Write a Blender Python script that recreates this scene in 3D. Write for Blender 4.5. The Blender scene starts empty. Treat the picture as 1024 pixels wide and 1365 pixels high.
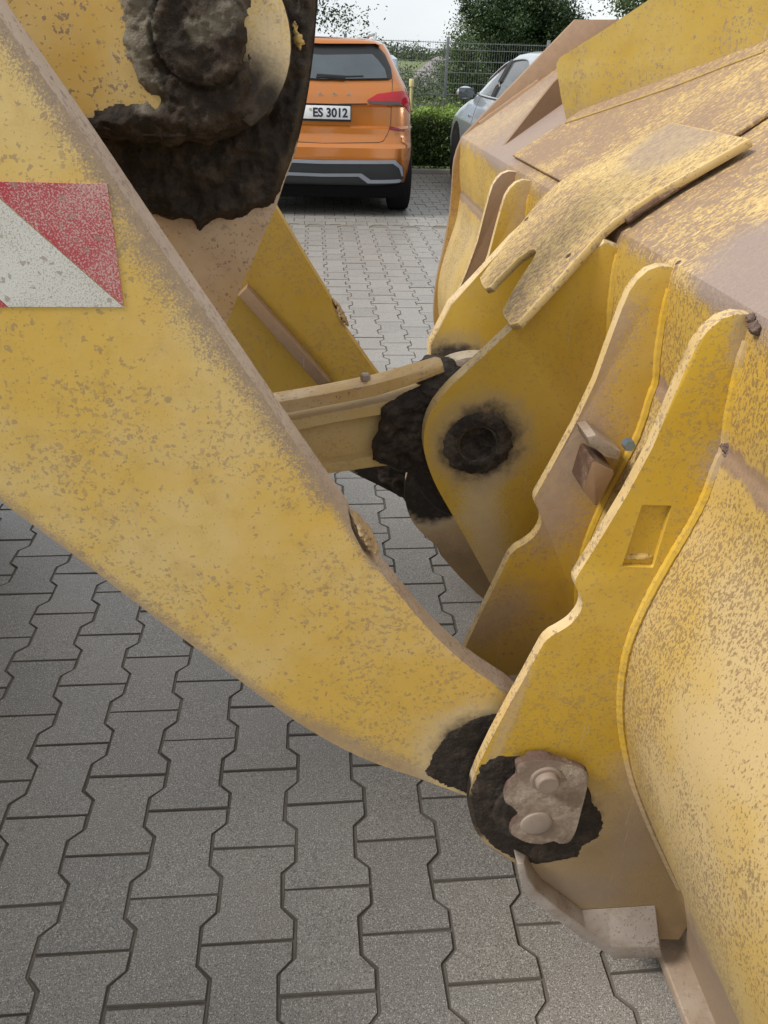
import bpy, bmesh, math, random
import numpy as np
from mathutils import Vector, Matrix, noise as mn

random.seed(7)
R = math.radians
sc = bpy.context.scene

# ------------------------------------------------------------------ camera
CAM_H, FOC = 1.431, 1020.0            # height in metres, focal length in photo pixels
PITCH, ROLL, YAW = .54275, .0334, .09765
fw = np.array([math.sin(YAW)*math.cos(PITCH), math.cos(YAW)*math.cos(PITCH), -math.sin(PITCH)])
r0 = np.array([math.cos(YAW), -math.sin(YAW), 0.]); u0 = np.cross(r0, fw)
cr_ = r0*math.cos(ROLL)+u0*math.sin(ROLL); cu_ = -r0*math.sin(ROLL)+u0*math.cos(ROLL)
CO = np.array([0, 0, CAM_H])
cam = bpy.data.cameras.new('camera'); camo = bpy.data.objects.new('camera', cam)
sc.collection.objects.link(camo)
M4 = Matrix(((cr_[0], cu_[0], -fw[0], 0), (cr_[1], cu_[1], -fw[1], 0), (cr_[2], cu_[2], -fw[2], CAM_H), (0, 0, 0, 1)))
camo.matrix_world = M4
cam.sensor_fit = 'VERTICAL'; cam.sensor_height = 36.0; cam.lens = FOC/1365*36.0
cam.clip_start = .02; cam.clip_end = 3000
sc.camera = camo
sc.render.resolution_x = 768; sc.render.resolution_y = 1024

# ------------------------------------------------------------------ sky and sun
SUN_EL, SUN_AZ = R(46), R(-103)        # azimuth from +Y towards +X: the sun stands to the left and behind
world = bpy.data.worlds.new('World'); sc.world = world; world.use_nodes = True
wt = world.node_tree; wt.nodes.clear()
wo = wt.nodes.new('ShaderNodeOutputWorld'); bg = wt.nodes.new('ShaderNodeBackground')
sky = wt.nodes.new('ShaderNodeTexSky'); sky.sky_type = 'NISHITA'; sky.sun_disc = False
sky.sun_elevation = SUN_EL; sky.sun_rotation = SUN_AZ
tcw = wt.nodes.new('ShaderNodeTexCoord'); mpw = wt.nodes.new('ShaderNodeMapping'); mpw.inputs['Scale'].default_value = (1, 1, 3.2)
nzw = wt.nodes.new('ShaderNodeTexNoise'); nzw.inputs['Scale'].default_value = 2.2; nzw.inputs['Detail'].default_value = 6
rmw = wt.nodes.new('ShaderNodeValToRGB'); e = rmw.color_ramp.elements
e[0].position = .32; e[0].color = (5.5, 5.85, 6.2, 1); e[1].position = .66; e[1].color = (7.2, 7.3, 7.3, 1)
mxw = wt.nodes.new('ShaderNodeMix'); mxw.data_type = 'RGBA'; mxw.inputs[0].default_value = .9
wt.links.new(tcw.outputs['Generated'], mpw.inputs[0]); wt.links.new(mpw.outputs[0], nzw.inputs['Vector'])
wt.links.new(nzw.outputs[0], rmw.inputs[0]); wt.links.new(sky.outputs[0], mxw.inputs[6]); wt.links.new(rmw.outputs[0], mxw.inputs[7])
wt.links.new(mxw.outputs[2], bg.inputs[0]); bg.inputs[1].default_value = .1
wt.links.new(bg.outputs[0], wo.inputs[0])
sl = bpy.data.lights.new('sun', 'SUN'); sl.energy = 2.4; sl.angle = R(14); sl.color = (1, .96, .9)
so = bpy.data.objects.new('sun', sl); sc.collection.objects.link(so)
sd = Vector((math.sin(SUN_AZ)*math.cos(SUN_EL), math.cos(SUN_AZ)*math.cos(SUN_EL), math.sin(SUN_EL)))
so.rotation_euler = sd.to_track_quat('Z', 'Y').to_euler(); so.location = (-6, -4, 9)
sc.view_settings.view_transform = 'Standard'; sc.view_settings.look = 'None'
sc.view_settings.gamma = 1; sc.view_settings.use_curve_mapping = False
sc.view_settings.exposure = .62

# ------------------------------------------------------------------ helpers: geometry on known planes
def ray(px, py): return fw+(px-512)/FOC*cr_-(py-682.5)/FOC*cu_
def onY(px, py, Y): d = ray(px, py); return CO+d*(Y/d[1])
def onZ(px, py, Z): d = ray(px, py); return CO+d*((Z-CAM_H)/d[2])
def onP(px, py, p, n): d = ray(px, py); p = np.array(p); return CO+d*(np.dot(p-CO, n)/np.dot(d, n))
def A(px, py, Y): q = onY(px, py, Y); return (float(q[0]), float(q[2]))
def AA(l, Y): return [A(p[0], p[1], Y) for p in l]
def topix(P):
    d = np.asarray(P)-CO; z = d@fw
    return np.stack([512+FOC*(d@cr_)/z, 682.5-FOC*(d@cu_)/z], -1)

def catmull(pts, n=6, closed=False):
    P = [np.array(p[:2], float) for p in pts]; out = []
    m = len(P)
    rng = range(m) if closed else range(m-1)
    for i in rng:
        p0 = P[(i-1) % m] if closed or i > 0 else P[0]
        p1 = P[i]; p2 = P[(i+1) % m]
        p3 = P[(i+2) % m] if closed or i+2 < m else P[-1]
        for k in range(n):
            t = k/n
            out.append(tuple(.5*((2*p1)+(-p0+p2)*t+(2*p0-5*p1+4*p2-p3)*t*t+(-p0+3*p1-3*p2+p3)*t**3)))
    if not closed: out.append(tuple(P[-1]))
    return out

def fillet(pts, r=.01, n=5):
    """round the corners of a closed outline; a point may carry its own radius"""
    out = []; m = len(pts)
    for i in range(m):
        p = np.array(pts[i][:2], float); a = np.array(pts[i-1][:2], float); b = np.array(pts[(i+1) % m][:2], float)
        rr = pts[i][2] if len(pts[i]) > 2 else r
        if rr <= 0: out.append(tuple(p)); continue
        va = a-p; vb = b-p; la = np.linalg.norm(va); lb = np.linalg.norm(vb); va = va/la; vb = vb/lb
        ang = math.acos(max(-1, min(1, float(va@vb))))
        if ang > 3.05: out.append(tuple(p)); continue
        d = min(rr/math.tan(ang/2), la*.45, lb*.45)
        s = p+va*d; t = p+vb*d
        for k in range(n+1):
            w = k/n; out.append(tuple((1-w)**2*s+2*w*(1-w)*p+w*w*t))
    return out

def new_obj(name, me, parent=None, mats=()):
    o = bpy.data.objects.new(name, me); sc.collection.objects.link(o)
    for m in mats: me.materials.append(m)
    if parent is not None:
        o.parent = parent
        if parent.get('_loc') is not None: o.location = [-v for v in parent['_loc']]
    return o

def empty(name, label, cat, loc=(0, 0, 0), group=None, worldspace=True, rz=0):
    o = bpy.data.objects.new(name, None); sc.collection.objects.link(o)
    o.location = loc; o.rotation_euler = (0, 0, rz); o.empty_display_size = .2
    o['label'] = label; o['category'] = cat
    if group: o['group'] = group
    if worldspace: o['_loc'] = list(loc)      # parts are written in place, the empty stands at the base
    return o
def tag(o, label=None, cat=None, group=None, kind=None):
    for k, v in (('label', label), ('category', cat), ('group', group), ('kind', kind)):
        if v: o[k] = v
    return o

def finish(bm, name, parent, mats, sharp=35, smooth=True):
    bmesh.ops.recalc_face_normals(bm, faces=bm.faces)
    me = bpy.data.meshes.new(name); bm.to_mesh(me); bm.free()
    if smooth:
        me.shade_smooth(); me.set_sharp_from_angle(angle=R(sharp))
    return new_obj(name, me, parent, mats)

def prism_bm(pts, t0, t1, fr=None, bevel=.003, seg=2, bm=None):
    """outline (a,b) extruded from t0 to t1; fr maps (a,b,t) to world. default: a=X, b=Z, t=Y"""
    fr = fr or (lambda a, b, t: (a, t, b))
    own = bm is None
    if own: bm = bmesh.new()
    c = []
    for p in pts:
        if not c or abs(p[0]-c[-1][0])+abs(p[1]-c[-1][1]) > 1e-5: c.append((float(p[0]), float(p[1])))
    if abs(c[0][0]-c[-1][0])+abs(c[0][1]-c[-1][1]) < 1e-5: c.pop()
    v0 = [bm.verts.new(fr(a, b, t0)) for a, b in c]; v1 = [bm.verts.new(fr(a, b, t1)) for a, b in c]
    f0 = bm.faces.new(v0); f1 = bm.faces.new(v1[::-1]); f0.material_index = f1.material_index = 0
    n = len(c)
    for i in range(n):
        f = bm.faces.new((v0[i], v1[i], v1[(i+1) % n], v0[(i+1) % n])); f.material_index = 1
    if bevel > 0:
        es = list(f0.edges)+list(f1.edges)
        bmesh.ops.bevel(bm, geom=es, offset=bevel, segments=seg, profile=.5, affect='EDGES', clamp_overlap=True, material=1)
    return bm

def plate(name, pts, Y0, Y1, parent, mat, rim=None, bevel=.003, fr=None, cut=None, seg=2):
    bm = prism_bm(pts, Y0, Y1, fr, bevel, seg)
    o = finish(bm, name, parent, [mat, rim or mat])
    if cut:
        for c in cut: boolean_cut(o, c)
    return o

def boolean_cut(o, cbm):
    me = bpy.data.meshes.new('cutter'); bmesh.ops.recalc_face_normals(cbm, faces=cbm.faces); cbm.to_mesh(me); cbm.free()
    c = bpy.data.objects.new('cutter', me); sc.collection.objects.link(c)
    c.matrix_world = Matrix.Identity(4)
    for k in range(len(o.data.materials)): me.materials.append(o.data.materials[k])
    par = o.parent; loc = o.location.copy(); o.parent = None; o.location = (0, 0, 0)
    m = o.modifiers.new('b', 'BOOLEAN'); m.operation = 'DIFFERENCE'; m.object = c; m.solver = 'EXACT'
    bpy.context.view_layer.update()
    ev = o.evaluated_get(bpy.context.evaluated_depsgraph_get())
    nm = bpy.data.meshes.new_from_object(ev)
    o.modifiers.clear(); old = o.data; nmn = old.name; o.data = nm; bpy.data.meshes.remove(old); nm.name = nmn
    bpy.data.objects.remove(c); o.parent = par; o.location = loc
    nm.shade_smooth(); nm.set_sharp_from_angle(angle=R(35))

def tube(name, pts, rad, parent, mat, segs=8, jit=0., closed=False, seed=0):
    bm = bmesh.new(); rings = []
    P = [Vector(p) for p in pts]; n = len(P); rr = rad if hasattr(rad, '__len__') else [rad]*n
    rnd = random.Random(seed)
    for i, p in enumerate(P):
        t = (P[min(i+1, n-1)]-P[max(i-1, 0)]).normalized()
        up = Vector((0, 0, 1)) if abs(t.z) < .9 else Vector((1, 0, 0))
        a = t.cross(up).normalized(); b = a.cross(t)
        ring = []
        for k in range(segs):
            th = 2*math.pi*k/segs; r = rr[i]*(1+jit*(rnd.random()-.5)*2)
            ring.append(bm.verts.new(p+(a*math.cos(th)+b*math.sin(th))*r))
        rings.append(ring)
    for i in range(n-1):
        for k in range(segs):
            bm.faces.new((rings[i][k], rings[i][(k+1) % segs], rings[i+1][(k+1) % segs], rings[i+1][k]))
    bm.faces.new(rings[0][::-1]); bm.faces.new(rings[-1])
    return finish(bm, name, parent, [mat], 50)

def weld(name, pts, rad, parent, mat, step=.004, seed=0):
    """rippled weld bead along a polyline"""
    P = [Vector(p) for p in pts]; q = []; rr = []; k = 0
    for i in range(len(P)-1):
        L = (P[i+1]-P[i]).length; m = max(1, int(L/step))
        for j in range(m):
            p = P[i].lerp(P[i+1], j/m); nz = mn.noise(p*60+Vector((seed, 0, 0)))
            q.append(p+Vector((nz, mn.noise(p*45), mn.noise(p*50+Vector((5, 0, 0)))))*rad*.07)
            rr.append(rad*(1+.05*math.sin(k*1.9)+.12*nz)); k += 1
    return tube(name, q, rr, parent, mat, 7)

def lathe_bm(prof, c, axis='Y', n=40, bm=None, sx=1, sz=1):
    """profile [(radius, t)] turned round an axis through c"""
    bm = bm or bmesh.new(); rings = []
    for r, t in prof:
        ring = []
        for k in range(n):
            a = 2*math.pi*k/n; x = math.cos(a)*r*sx; z = math.sin(a)*r*sz
            v = (c[0]+x, c[1]+t, c[2]+z) if axis == 'Y' else ((c[0]+t, c[1]+x, c[2]+z) if axis == 'X' else (c[0]+x, c[1]+z, c[2]+t))
            ring.append(bm.verts.new(v))
        rings.append(ring)
    for i in range(len(rings)-1):
        for k in range(n):
            bm.faces.new((rings[i][k], rings[i][(k+1) % n], rings[i+1][(k+1) % n], rings[i+1][k]))
    if prof[0][0] > 0: bm.faces.new(rings[0][::-1])
    if prof[-1][0] > 0: bm.faces.new(rings[-1])
    return bm

def box_bm(c, s, bev=.0, bm=None, rot=None):
    own = bm or bmesh.new()
    g = bmesh.ops.create_cube(own, size=1)['verts']
    for v in g:
        q = Vector((v.co.x*s[0], v.co.y*s[1], v.co.z*s[2]))
        if rot: q = rot @ q
        v.co = q+Vector(c)
    if bev > 0:
        es = set(); [es.update(v.link_edges) for v in g]
        bmesh.ops.bevel(own, geom=list(es), offset=bev, segments=2, profile=.5, affect='EDGES')
    return own

def poly_sd(x, z, poly):
    """signed distance to a polygon, positive inside (numpy)"""
    P = np.array(poly); d = np.full(x.shape, 1e9); ins = np.zeros(x.shape, bool)
    for i in range(len(P)):
        a = P[i-1]; b = P[i]; e = b-a
        t = np.clip(((x-a[0])*e[0]+(z-a[1])*e[1])/(e@e+1e-12), 0, 1)
        d = np.minimum(d, np.hypot(x-a[0]-t*e[0], z-a[1]-t*e[1]))
        c = ((a[1] > z) != (b[1] > z)) & (x < (b[0]-a[0])*(z-a[1])/(b[1]-a[1]+1e-12)+a[0])
        ins ^= c
    return np.where(ins, d, -d)

def crust(name, poly, Y, thick, parent, mat, res=.003, edge=.012, ragged=.006, rough=.5, freq=40, seed=0, base=None, fine=1.0, clip=None):
    """a caked layer on a plate that faces -Y: relief grows from its ragged rim"""
    P = np.array(poly); x0, z0 = P.min(0)-.015; x1, z1 = P.max(0)+.015
    nx = int((x1-x0)/res)+2; nz = int((z1-z0)/res)+2
    X, Z = np.meshgrid(np.linspace(x0, x1, nx), np.linspace(z0, z1, nz), indexing='ij')
    D = poly_sd(X, Z, P)
    bm = bmesh.new(); V = {}
    H = np.zeros_like(D); DC = poly_sd(X, Z, clip)-.0008 if clip is not None else None
    for i in range(nx):
        for j in range(nz):
            p = Vector((X[i, j], seed*1.7, Z[i, j]))
            rg = mn.fractal(p*freq*1.4, 1, 2, 4)
            D[i, j] += ragged*rg
            if DC is not None: D[i, j] = min(D[i, j], DC[i, j])
            if D[i, j] < -res*2: continue
            s = max(0, min(1, D[i, j]/edge)); s = s*s*(3-2*s)
            n1 = mn.fractal(p*freq, 1, 2, 5); n2 = mn.noise(p*freq*4.5)
            n3 = abs(mn.noise(p*freq*.45+Vector((3, 1, 2))))
            h = thick*s*(1+rough*n1+rough*.55*n3+fine*.22*n2)
            bb = base(X[i, j], Z[i, j]) if base else 0
            H[i, j] = bb+h if D[i, j] > 0 else bb-.0015
    GX, GZ = np.gradient(D, X[1, 0]-X[0, 0], Z[0, 1]-Z[0, 0])
    for i in range(nx):
        for j in range(nz):
            if D[i, j] > -res*1.6:
                x_, z_ = X[i, j], Z[i, j]
                if D[i, j] < 0:
                    g2 = GX[i, j]**2+GZ[i, j]**2
                    if g2 > .05:
                        t_ = min(-D[i, j]/g2, res*1.6/math.sqrt(g2)); x_ += GX[i, j]*t_; z_ += GZ[i, j]*t_
                V[(i, j)] = bm.verts.new((x_, Y-H[i, j], z_))
    for i in range(nx-1):
        for j in range(nz-1):
            k = [(i, j), (i+1, j), (i+1, j+1), (i, j+1)]
            if all(q in V for q in k) and max(D[q] for q in k) > 0:
                bm.faces.new([V[q] for q in k])
    bmesh.ops.delete(bm, geom=[v for v in bm.verts if not v.link_faces], context='VERTS')
    me = bpy.data.meshes.new(name); bm.to_mesh(me); bm.free(); me.shade_smooth()
    return new_obj(name, me, parent, [mat])

# ------------------------------------------------------------------ helpers: materials
class NT:
    def __init__(s, name):
        s.m = bpy.data.materials.new(name); s.m.use_nodes = True; s.t = s.m.node_tree
        s.b = s.t.nodes['Principled BSDF']; s.out = s.t.nodes['Material Output']
        s.tc = s.t.nodes.new('ShaderNodeTexCoord'); s.P = s.tc.outputs['Object']
    def n(s, typ, **kw):
        q = s.t.nodes.new(typ)
        for k, v in kw.items(): setattr(q, k, v)
        return q
    def L(s, a, b): s.t.links.new(a, b)
    def setin(s, sock, v):
        if hasattr(v, 'is_output') or isinstance(v, bpy.types.NodeSocket): s.L(v, sock)
        else: sock.default_value = v
    def math(s, op, a, b=0., c=None, clamp=False):
        q = s.n('ShaderNodeMath', operation=op); q.use_clamp = clamp
        s.setin(q.inputs[0], a); s.setin(q.inputs[1], b)
        if c is not None: s.setin(q.inputs[2], c)
        return q.outputs[0]
    def vm(s, op, a, b=(0, 0, 0)):
        q = s.n('ShaderNodeVectorMath', operation=op); s.setin(q.inputs[0], a); s.setin(q.inputs[1], b); return q
    def noise(s, scale, detail=4, rough=.55, vec=None, dist=0, stretch=None, off=None):
        q = s.n('ShaderNodeTexNoise'); q.inputs['Scale'].default_value = scale; q.inputs['Detail'].default_value = detail
        q.inputs['Roughness'].default_value = rough; q.inputs['Distortion'].default_value = dist
        v = vec or s.P
        if stretch or off:
            mp = s.n('ShaderNodeMapping'); s.L(v, mp.inputs[0])
            if stretch: mp.inputs['Scale'].default_value = stretch
            if off: mp.inputs['Location'].default_value = off
            v = mp.outputs[0]
        s.L(v, q.inputs['Vector']); return q.outputs[0]
    def voro(s, scale, out='Distance', feature='F1', vec=None):
        q = s.n('ShaderNodeTexVoronoi', feature=feature); q.inputs['Scale'].default_value = scale
        s.L(vec or s.P, q.inputs['Vector']); return q.outputs[out]
    def smooth(s, v, a, b, lo=0., hi=1.):
        q = s.n('ShaderNodeMapRange', interpolation_type='SMOOTHSTEP'); s.setin(q.inputs[0], v)
        q.inputs[1].default_value = a; q.inputs[2].default_value = b; q.inputs[3].default_value = lo; q.inputs[4].default_value = hi
        return q.outputs[0]
    def mix(s, f, a, b, blend='MIX'):
        q = s.n('ShaderNodeMix', data_type='RGBA', blend_type=blend); s.setin(q.inputs[0], f)
        for k, v in ((6, a), (7, b)):
            s.setin(q.inputs[k], v if not isinstance(v, tuple) or len(v) == 4 else (*v, 1))
        return q.outputs[2]
    def bump(s, h, strength=.3, dist=.002, normal=None):
        q = s.n('ShaderNodeBump'); s.L(h, q.inputs['Height']); q.inputs['Strength'].default_value = strength
        q.inputs['Distance'].default_value = dist
        if normal is not None: s.L(normal, q.inputs['Normal'])
        return q.outputs[0]
    def segdist(s, a, b):
        """distance in the XZ plane to the segment a-b"""
        a = Vector((a[0], 0, a[1])); b = Vector((b[0], 0, b[1])); e = b-a; L2 = e.dot(e) or 1e-9
        fl = s.vm('MULTIPLY', s.P, (1, 0, 1)).outputs[0]
        pa = s.vm('SUBTRACT', fl, tuple(a)).outputs[0]
        t = s.math('MULTIPLY', s.vm('DOT_PRODUCT', pa, tuple(e)).outputs['Value'], 1/L2, clamp=True)
        q = s.n('ShaderNodeVectorMath', operation='SCALE'); q.inputs[0].default_value = tuple(e); s.L(t, q.inputs['Scale'])
        return s.vm('LENGTH', s.vm('SUBTRACT', pa, q.outputs[0]).outputs[0]).outputs['Value']
    def dots(s, scale, dens, warp=.5, seed=0, vec=None, soft=.10, rmax=.42):
        """round spatter: a random share of cells carries a dot of random size, mask 0..1"""
        v0 = vec or s.P
        nz = s.n('ShaderNodeTexNoise'); nz.inputs['Scale'].default_value = scale*1.3; nz.inputs['Detail'].default_value = 2; s.L(v0, nz.inputs['Vector'])
        w = s.vm('SCALE', s.vm('SUBTRACT', nz.outputs['Color'], (.5, .5, .5)).outputs[0]); w.inputs['Scale'].default_value = warp*1.6/scale
        v1 = s.vm('ADD', s.vm('ADD', v0, w.outputs[0]).outputs[0], (seed*.37, seed*.11, seed*.23)).outputs[0]
        q = s.n('ShaderNodeTexVoronoi', feature='F1'); q.inputs['Scale'].default_value = scale; s.L(v1, q.inputs['Vector'])
        c = s.n('ShaderNodeSeparateColor'); s.L(q.outputs['Color'], c.inputs[0])
        on = s.math('LESS_THAN', c.outputs[0], dens)
        r = s.math('MULTIPLY_ADD', c.outputs[1], rmax, .10)
        d = s.math('SUBTRACT', r, q.outputs['Distance'])
        return s.math('MULTIPLY', on, s.smooth(d, 0, soft))
    def done(s, col, rough=.5, metal=0., nrm=None, spec=None):
        s.setin(s.b.inputs['Base Color'], col if not isinstance(col, tuple) or len(col) == 4 else (*col, 1))
        s.setin(s.b.inputs['Roughness'], rough); s.setin(s.b.inputs['Metallic'], metal)
        if spec is not None: s.b.inputs['Specular IOR Level'].default_value = spec
        if nrm is not None: s.L(nrm, s.b.inputs['Normal'])
        return s.m

def flat_mat(name, col, rough=.5, metal=0., bump=0, bscale=200, var=.12, spec=None):
    k = NT(name)
    v = k.noise(6, 4); w = k.noise(60, 3)
    f = k.math('MULTIPLY_ADD', v, var*2, 1-var); f = k.math('MULTIPLY', f, k.math('MULTIPLY_ADD', w, var, 1-var/2))
    c = k.n('ShaderNodeVectorMath', operation='SCALE'); c.inputs[0].default_value = col; k.L(f, c.inputs['Scale'])
    nr = k.bump(k.noise(bscale, 3), bump, .001) if bump else None
    return k.done(c.outputs[0], rough, metal, nr, spec)

def paint(name, base=(.60, .39, .07), chalk=(.66, .48, .17), speck=.5, dust=(), grease=(), dustcol=(.33, .25, .19), greasecol=(.016, .012, .010),
          general=.25, halo=(.42, .36, .27), low=None, fine=1., vstreak=.25):
    """weathered machine yellow: chalking, mud specks, dust sprayed from edges, grease round pins (all stay with the part)"""
    k = NT(name)
    big = k.noise(5, 4, .6); mid = k.noise(28, 5, .6); spr = k.noise(420, 2, .6); med = k.noise(120, 3, .6)
    col = k.mix(k.smooth(big, .35, .68), base, chalk)
    col = k.mix(k.smooth(mid, .45, .75, 0, .3), col, (base[0]*.86, base[1]*.82, base[2]*.6))
    st = k.noise(9, 4, .6, stretch=(5, 5, .5)); col = k.mix(k.smooth(st, .5, .8, 0, vstreak), col, chalk)
    # specks of mud and rust, clustered
    clus = k.smooth(k.noise(9, 3, off=(3, 1, 2)), .36, .66)
    dn_ = k.math('MULTIPLY_ADD', clus, .50, .10)
    s1 = k.math('MULTIPLY', k.dots(150, dn_, 1.2, 1), .8); s2 = k.math('MULTIPLY', k.dots(270, k.math('MULTIPLY_ADD', clus, .45, .15), 1., 2), .8)
    s3 = k.math('MAXIMUM', k.smooth(k.noise(60, 4, .6, off=(9, 2, 4)), .68, .78), k.math('MULTIPLY', k.smooth(k.math('ADD', k.noise(130, 3, .6, off=(4, 7, 3)), k.math('MULTIPLY', clus, .10)), .645, .70), .9))
    sp = k.math('MULTIPLY', k.math('MAXIMUM', k.math('MAXIMUM', s1, k.math('MULTIPLY', s2, .8)), k.math('MULTIPLY', s3, .7)), speck, clamp=True)
    spc = k.mix(k.noise(30, 2), (.30, .215, .185), (.15, .105, .09))
    col = k.mix(sp, col, spc)
    gn = k.math('ADD', k.math('MULTIPLY', mid, .6), k.math('MULTIPLY', spr, .4))
    col = k.mix(k.smooth(gn, .5, .72, 0, general), col, dustcol)
    # dust bands: (point a, point b, half width, amount)
    dm = None
    for a, b, w, am in dust:
        d = k.math('DIVIDE', k.segdist(a, b), w)
        nn = k.math('ADD', k.math('MULTIPLY', k.math('SUBTRACT', big, .5), .8), k.math('ADD', k.math('MULTIPLY', k.math('SUBTRACT', spr, .5), 3.4), k.math('MULTIPLY', k.math('SUBTRACT', med, .5), 1.2)))
        v = k.smooth(k.math('ADD', d, nn), .25, 1.45, am, 0)
        dm = v if dm is None else k.math('MAXIMUM', dm, v)
    if dm is not None:
        dc = k.mix(k.noise(60, 4), dustcol, tuple(min(1, c*1.45) for c in dustcol))
        col = k.mix(dm, col, dc)
    if low:      # dust colour below a height; on rib_paint it also carries painted shade
        z = k.n('ShaderNodeSeparateXYZ'); k.L(k.P, z.inputs[0])
        zz = k.math('ADD', z.outputs['Z'], k.math('ADD', k.math('MULTIPLY', k.math('SUBTRACT', big, .5), .22), k.math('MULTIPLY', k.math('SUBTRACT', spr, .5), .12)))
        v = k.smooth(zz, low[0], low[1], low[2], 0); col = k.mix(v, col, low[3] if len(low) > 3 else dustcol)
    mp = k.n('ShaderNodeMapping'); k.L(k.P, mp.inputs[0]); mp.inputs['Rotation'].default_value = (0, .65, 0); mp.inputs['Scale'].default_value = (1, .6, .035)
    mp2 = k.n('ShaderNodeMapping'); k.L(k.P, mp2.inputs[0]); mp2.inputs['Rotation'].default_value = (0, -.9, 0); mp2.inputs['Scale'].default_value = (1, .6, .03)
    sc1 = k.math('MAXIMUM', k.smooth(k.noise(210, 2, .5, vec=mp.outputs[0]), .70, .74), k.smooth(k.noise(170, 2, .5, vec=mp2.outputs[0]), .71, .75))
    col = k.mix(k.math('MULTIPLY', sc1, k.smooth(k.noise(4, 2, off=(7, 7, 7)), .45, .6, 0, .5)), col, k.mix(k.noise(3, 1), (.66, .56, .38), (.24, .17, .12)))
    rough = k.math('MULTIPLY_ADD', mid, .25, .42)
    gm = None; hm = None
    for a, b, w, soft in grease:
        d = k.segdist(a, b)
        dn = k.math('ADD', d, k.math('MULTIPLY', k.math('SUBTRACT', k.noise(38, 5, .65), .5), .045*min(1, w/.05)))
        g = k.smooth(dn, w-soft, w+soft, 1, 0); h = k.smooth(dn, w, w*1.25+soft*2, .75, 0)
        gm = g if gm is None else k.math('MAXIMUM', gm, g); hm = h if hm is None else k.math('MAXIMUM', hm, h)
    if gm is not None:
        col = k.mix(k.math('MULTIPLY', hm, k.smooth(spr, .3, .6, .55, 1)), col, halo)
        gc = k.mix(k.smooth(k.noise(70, 5, .7), .45, .75, 0, .8), greasecol, tuple(c*3.2 for c in greasecol))
        col = k.mix(gm, col, gc); rough = k.math('ADD', rough, k.math('MULTIPLY', gm, .1))
    h = k.math('ADD', k.math('MULTIPLY', med, .35), k.math('MULTIPLY', sp, .5))
    if gm is not None: h = k.math('ADD', h, k.math('MULTIPLY', k.math('MULTIPLY', gm, k.noise(90, 5, .7)), 2.5))
    if dm is not None: h = k.math('ADD', h, k.math('MULTIPLY', k.math('MULTIPLY', dm, spr), .8))
    n1 = k.bump(h, .35*fine, .0015); n2 = k.bump(k.noise(7, 3), .25, .008, n1)
    return k.done(col, rough, 0, n2, .35)

def flaky_nodes(k, dustdiscs=(), shift=0.):
    """sun-bleached, sprayed-over top surfaces: torn flecks of yellow and pale cream in brown dust"""
    a = k.noise(175, 5, .70, stretch=(.5, 1.05, .5), dist=.5); b = k.noise(420, 3, .6, stretch=(.6, 1, .6)); big = k.noise(4.5, 4, .6)
    f = k.math('ADD', a, k.math('MULTIPLY', k.math('SUBTRACT', b, .5), .5))
    f = k.math('ADD', f, k.math('MULTIPLY', k.math('SUBTRACT', big, .5), .55))
    f = k.math('ADD', f, shift)
    c = k.mix(k.smooth(f, .43, .55), (.285, .19, .125), (.56, .395, .155))
    c = k.mix(k.smooth(f, .60, .72), c, (.70, .565, .33))
    c = k.mix(k.smooth(k.noise(55, 4, off=(4, 4, 4)), .6, .75, 0, .6), c, (.56, .34, .08))
    dsp = k.noise(500, 2)
    for (p, r, am) in dustdiscs:
        q = k.vm('LENGTH', k.vm('SUBTRACT', k.P, p).outputs[0]).outputs['Value']
        d = k.math('ADD', k.math('DIVIDE', q, r), k.math('ADD', k.math('MULTIPLY', k.math('SUBTRACT', big, .5), 1.2), k.math('MULTIPLY', k.math('SUBTRACT', dsp, .5), .9)))
        c = k.mix(k.smooth(d, .7, 1.25, am, 0), c, k.mix(k.noise(300, 2), (.25, .19, .165), (.34, .265, .23)))
    return c, f
def flaky(name, discs=(), shift=0.):
    k = NT(name); c, f = flaky_nodes(k, discs, shift)
    return k.done(c, .62, 0, k.bump(f, .8, .003), .3)

# grease / mud / metals -------------------------------------------------
def mud_mat(name, dark=(.013, .010, .008), mid=(.045, .034, .026), light=(.17, .145, .115), amount=.25, rough=.62, zone=None, zone_c=(.30, .27, .22)):
    k = NT(name)
    n1 = k.noise(45, 6, .7); n2 = k.noise(14, 4, .6); n3 = k.noise(240, 4, .7)
    c = k.mix(k.smooth(k.math('ADD', n1, k.math('MULTIPLY', k.math('SUBTRACT', n2, .5), .8)), .42, .72), dark, mid)
    c = k.mix(k.smooth(k.math('ADD', n3, k.math('MULTIPLY', k.math('SUBTRACT', n2, .5), 1.0)), .62, .82, 0, amount), c, light)
    if zone:
        for a, b, w, am in zone:
            d = k.math('ADD', k.math('DIVIDE', k.segdist(a, b), w), k.math('MULTIPLY', k.math('SUBTRACT', n1, .5), 2.2))
            c = k.mix(k.smooth(d, .6, 1.3, am, 0), c, k.mix(n3, zone_c, tuple(v*.45 for v in zone_c)))
    h = k.math('ADD', k.math('MULTIPLY', n1, 1.), k.math('MULTIPLY', n3, .35))
    return k.done(c, k.math('MULTIPLY_ADD', n2, .3, rough-.15), 0, k.bump(h, .9, .006), .3)

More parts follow.
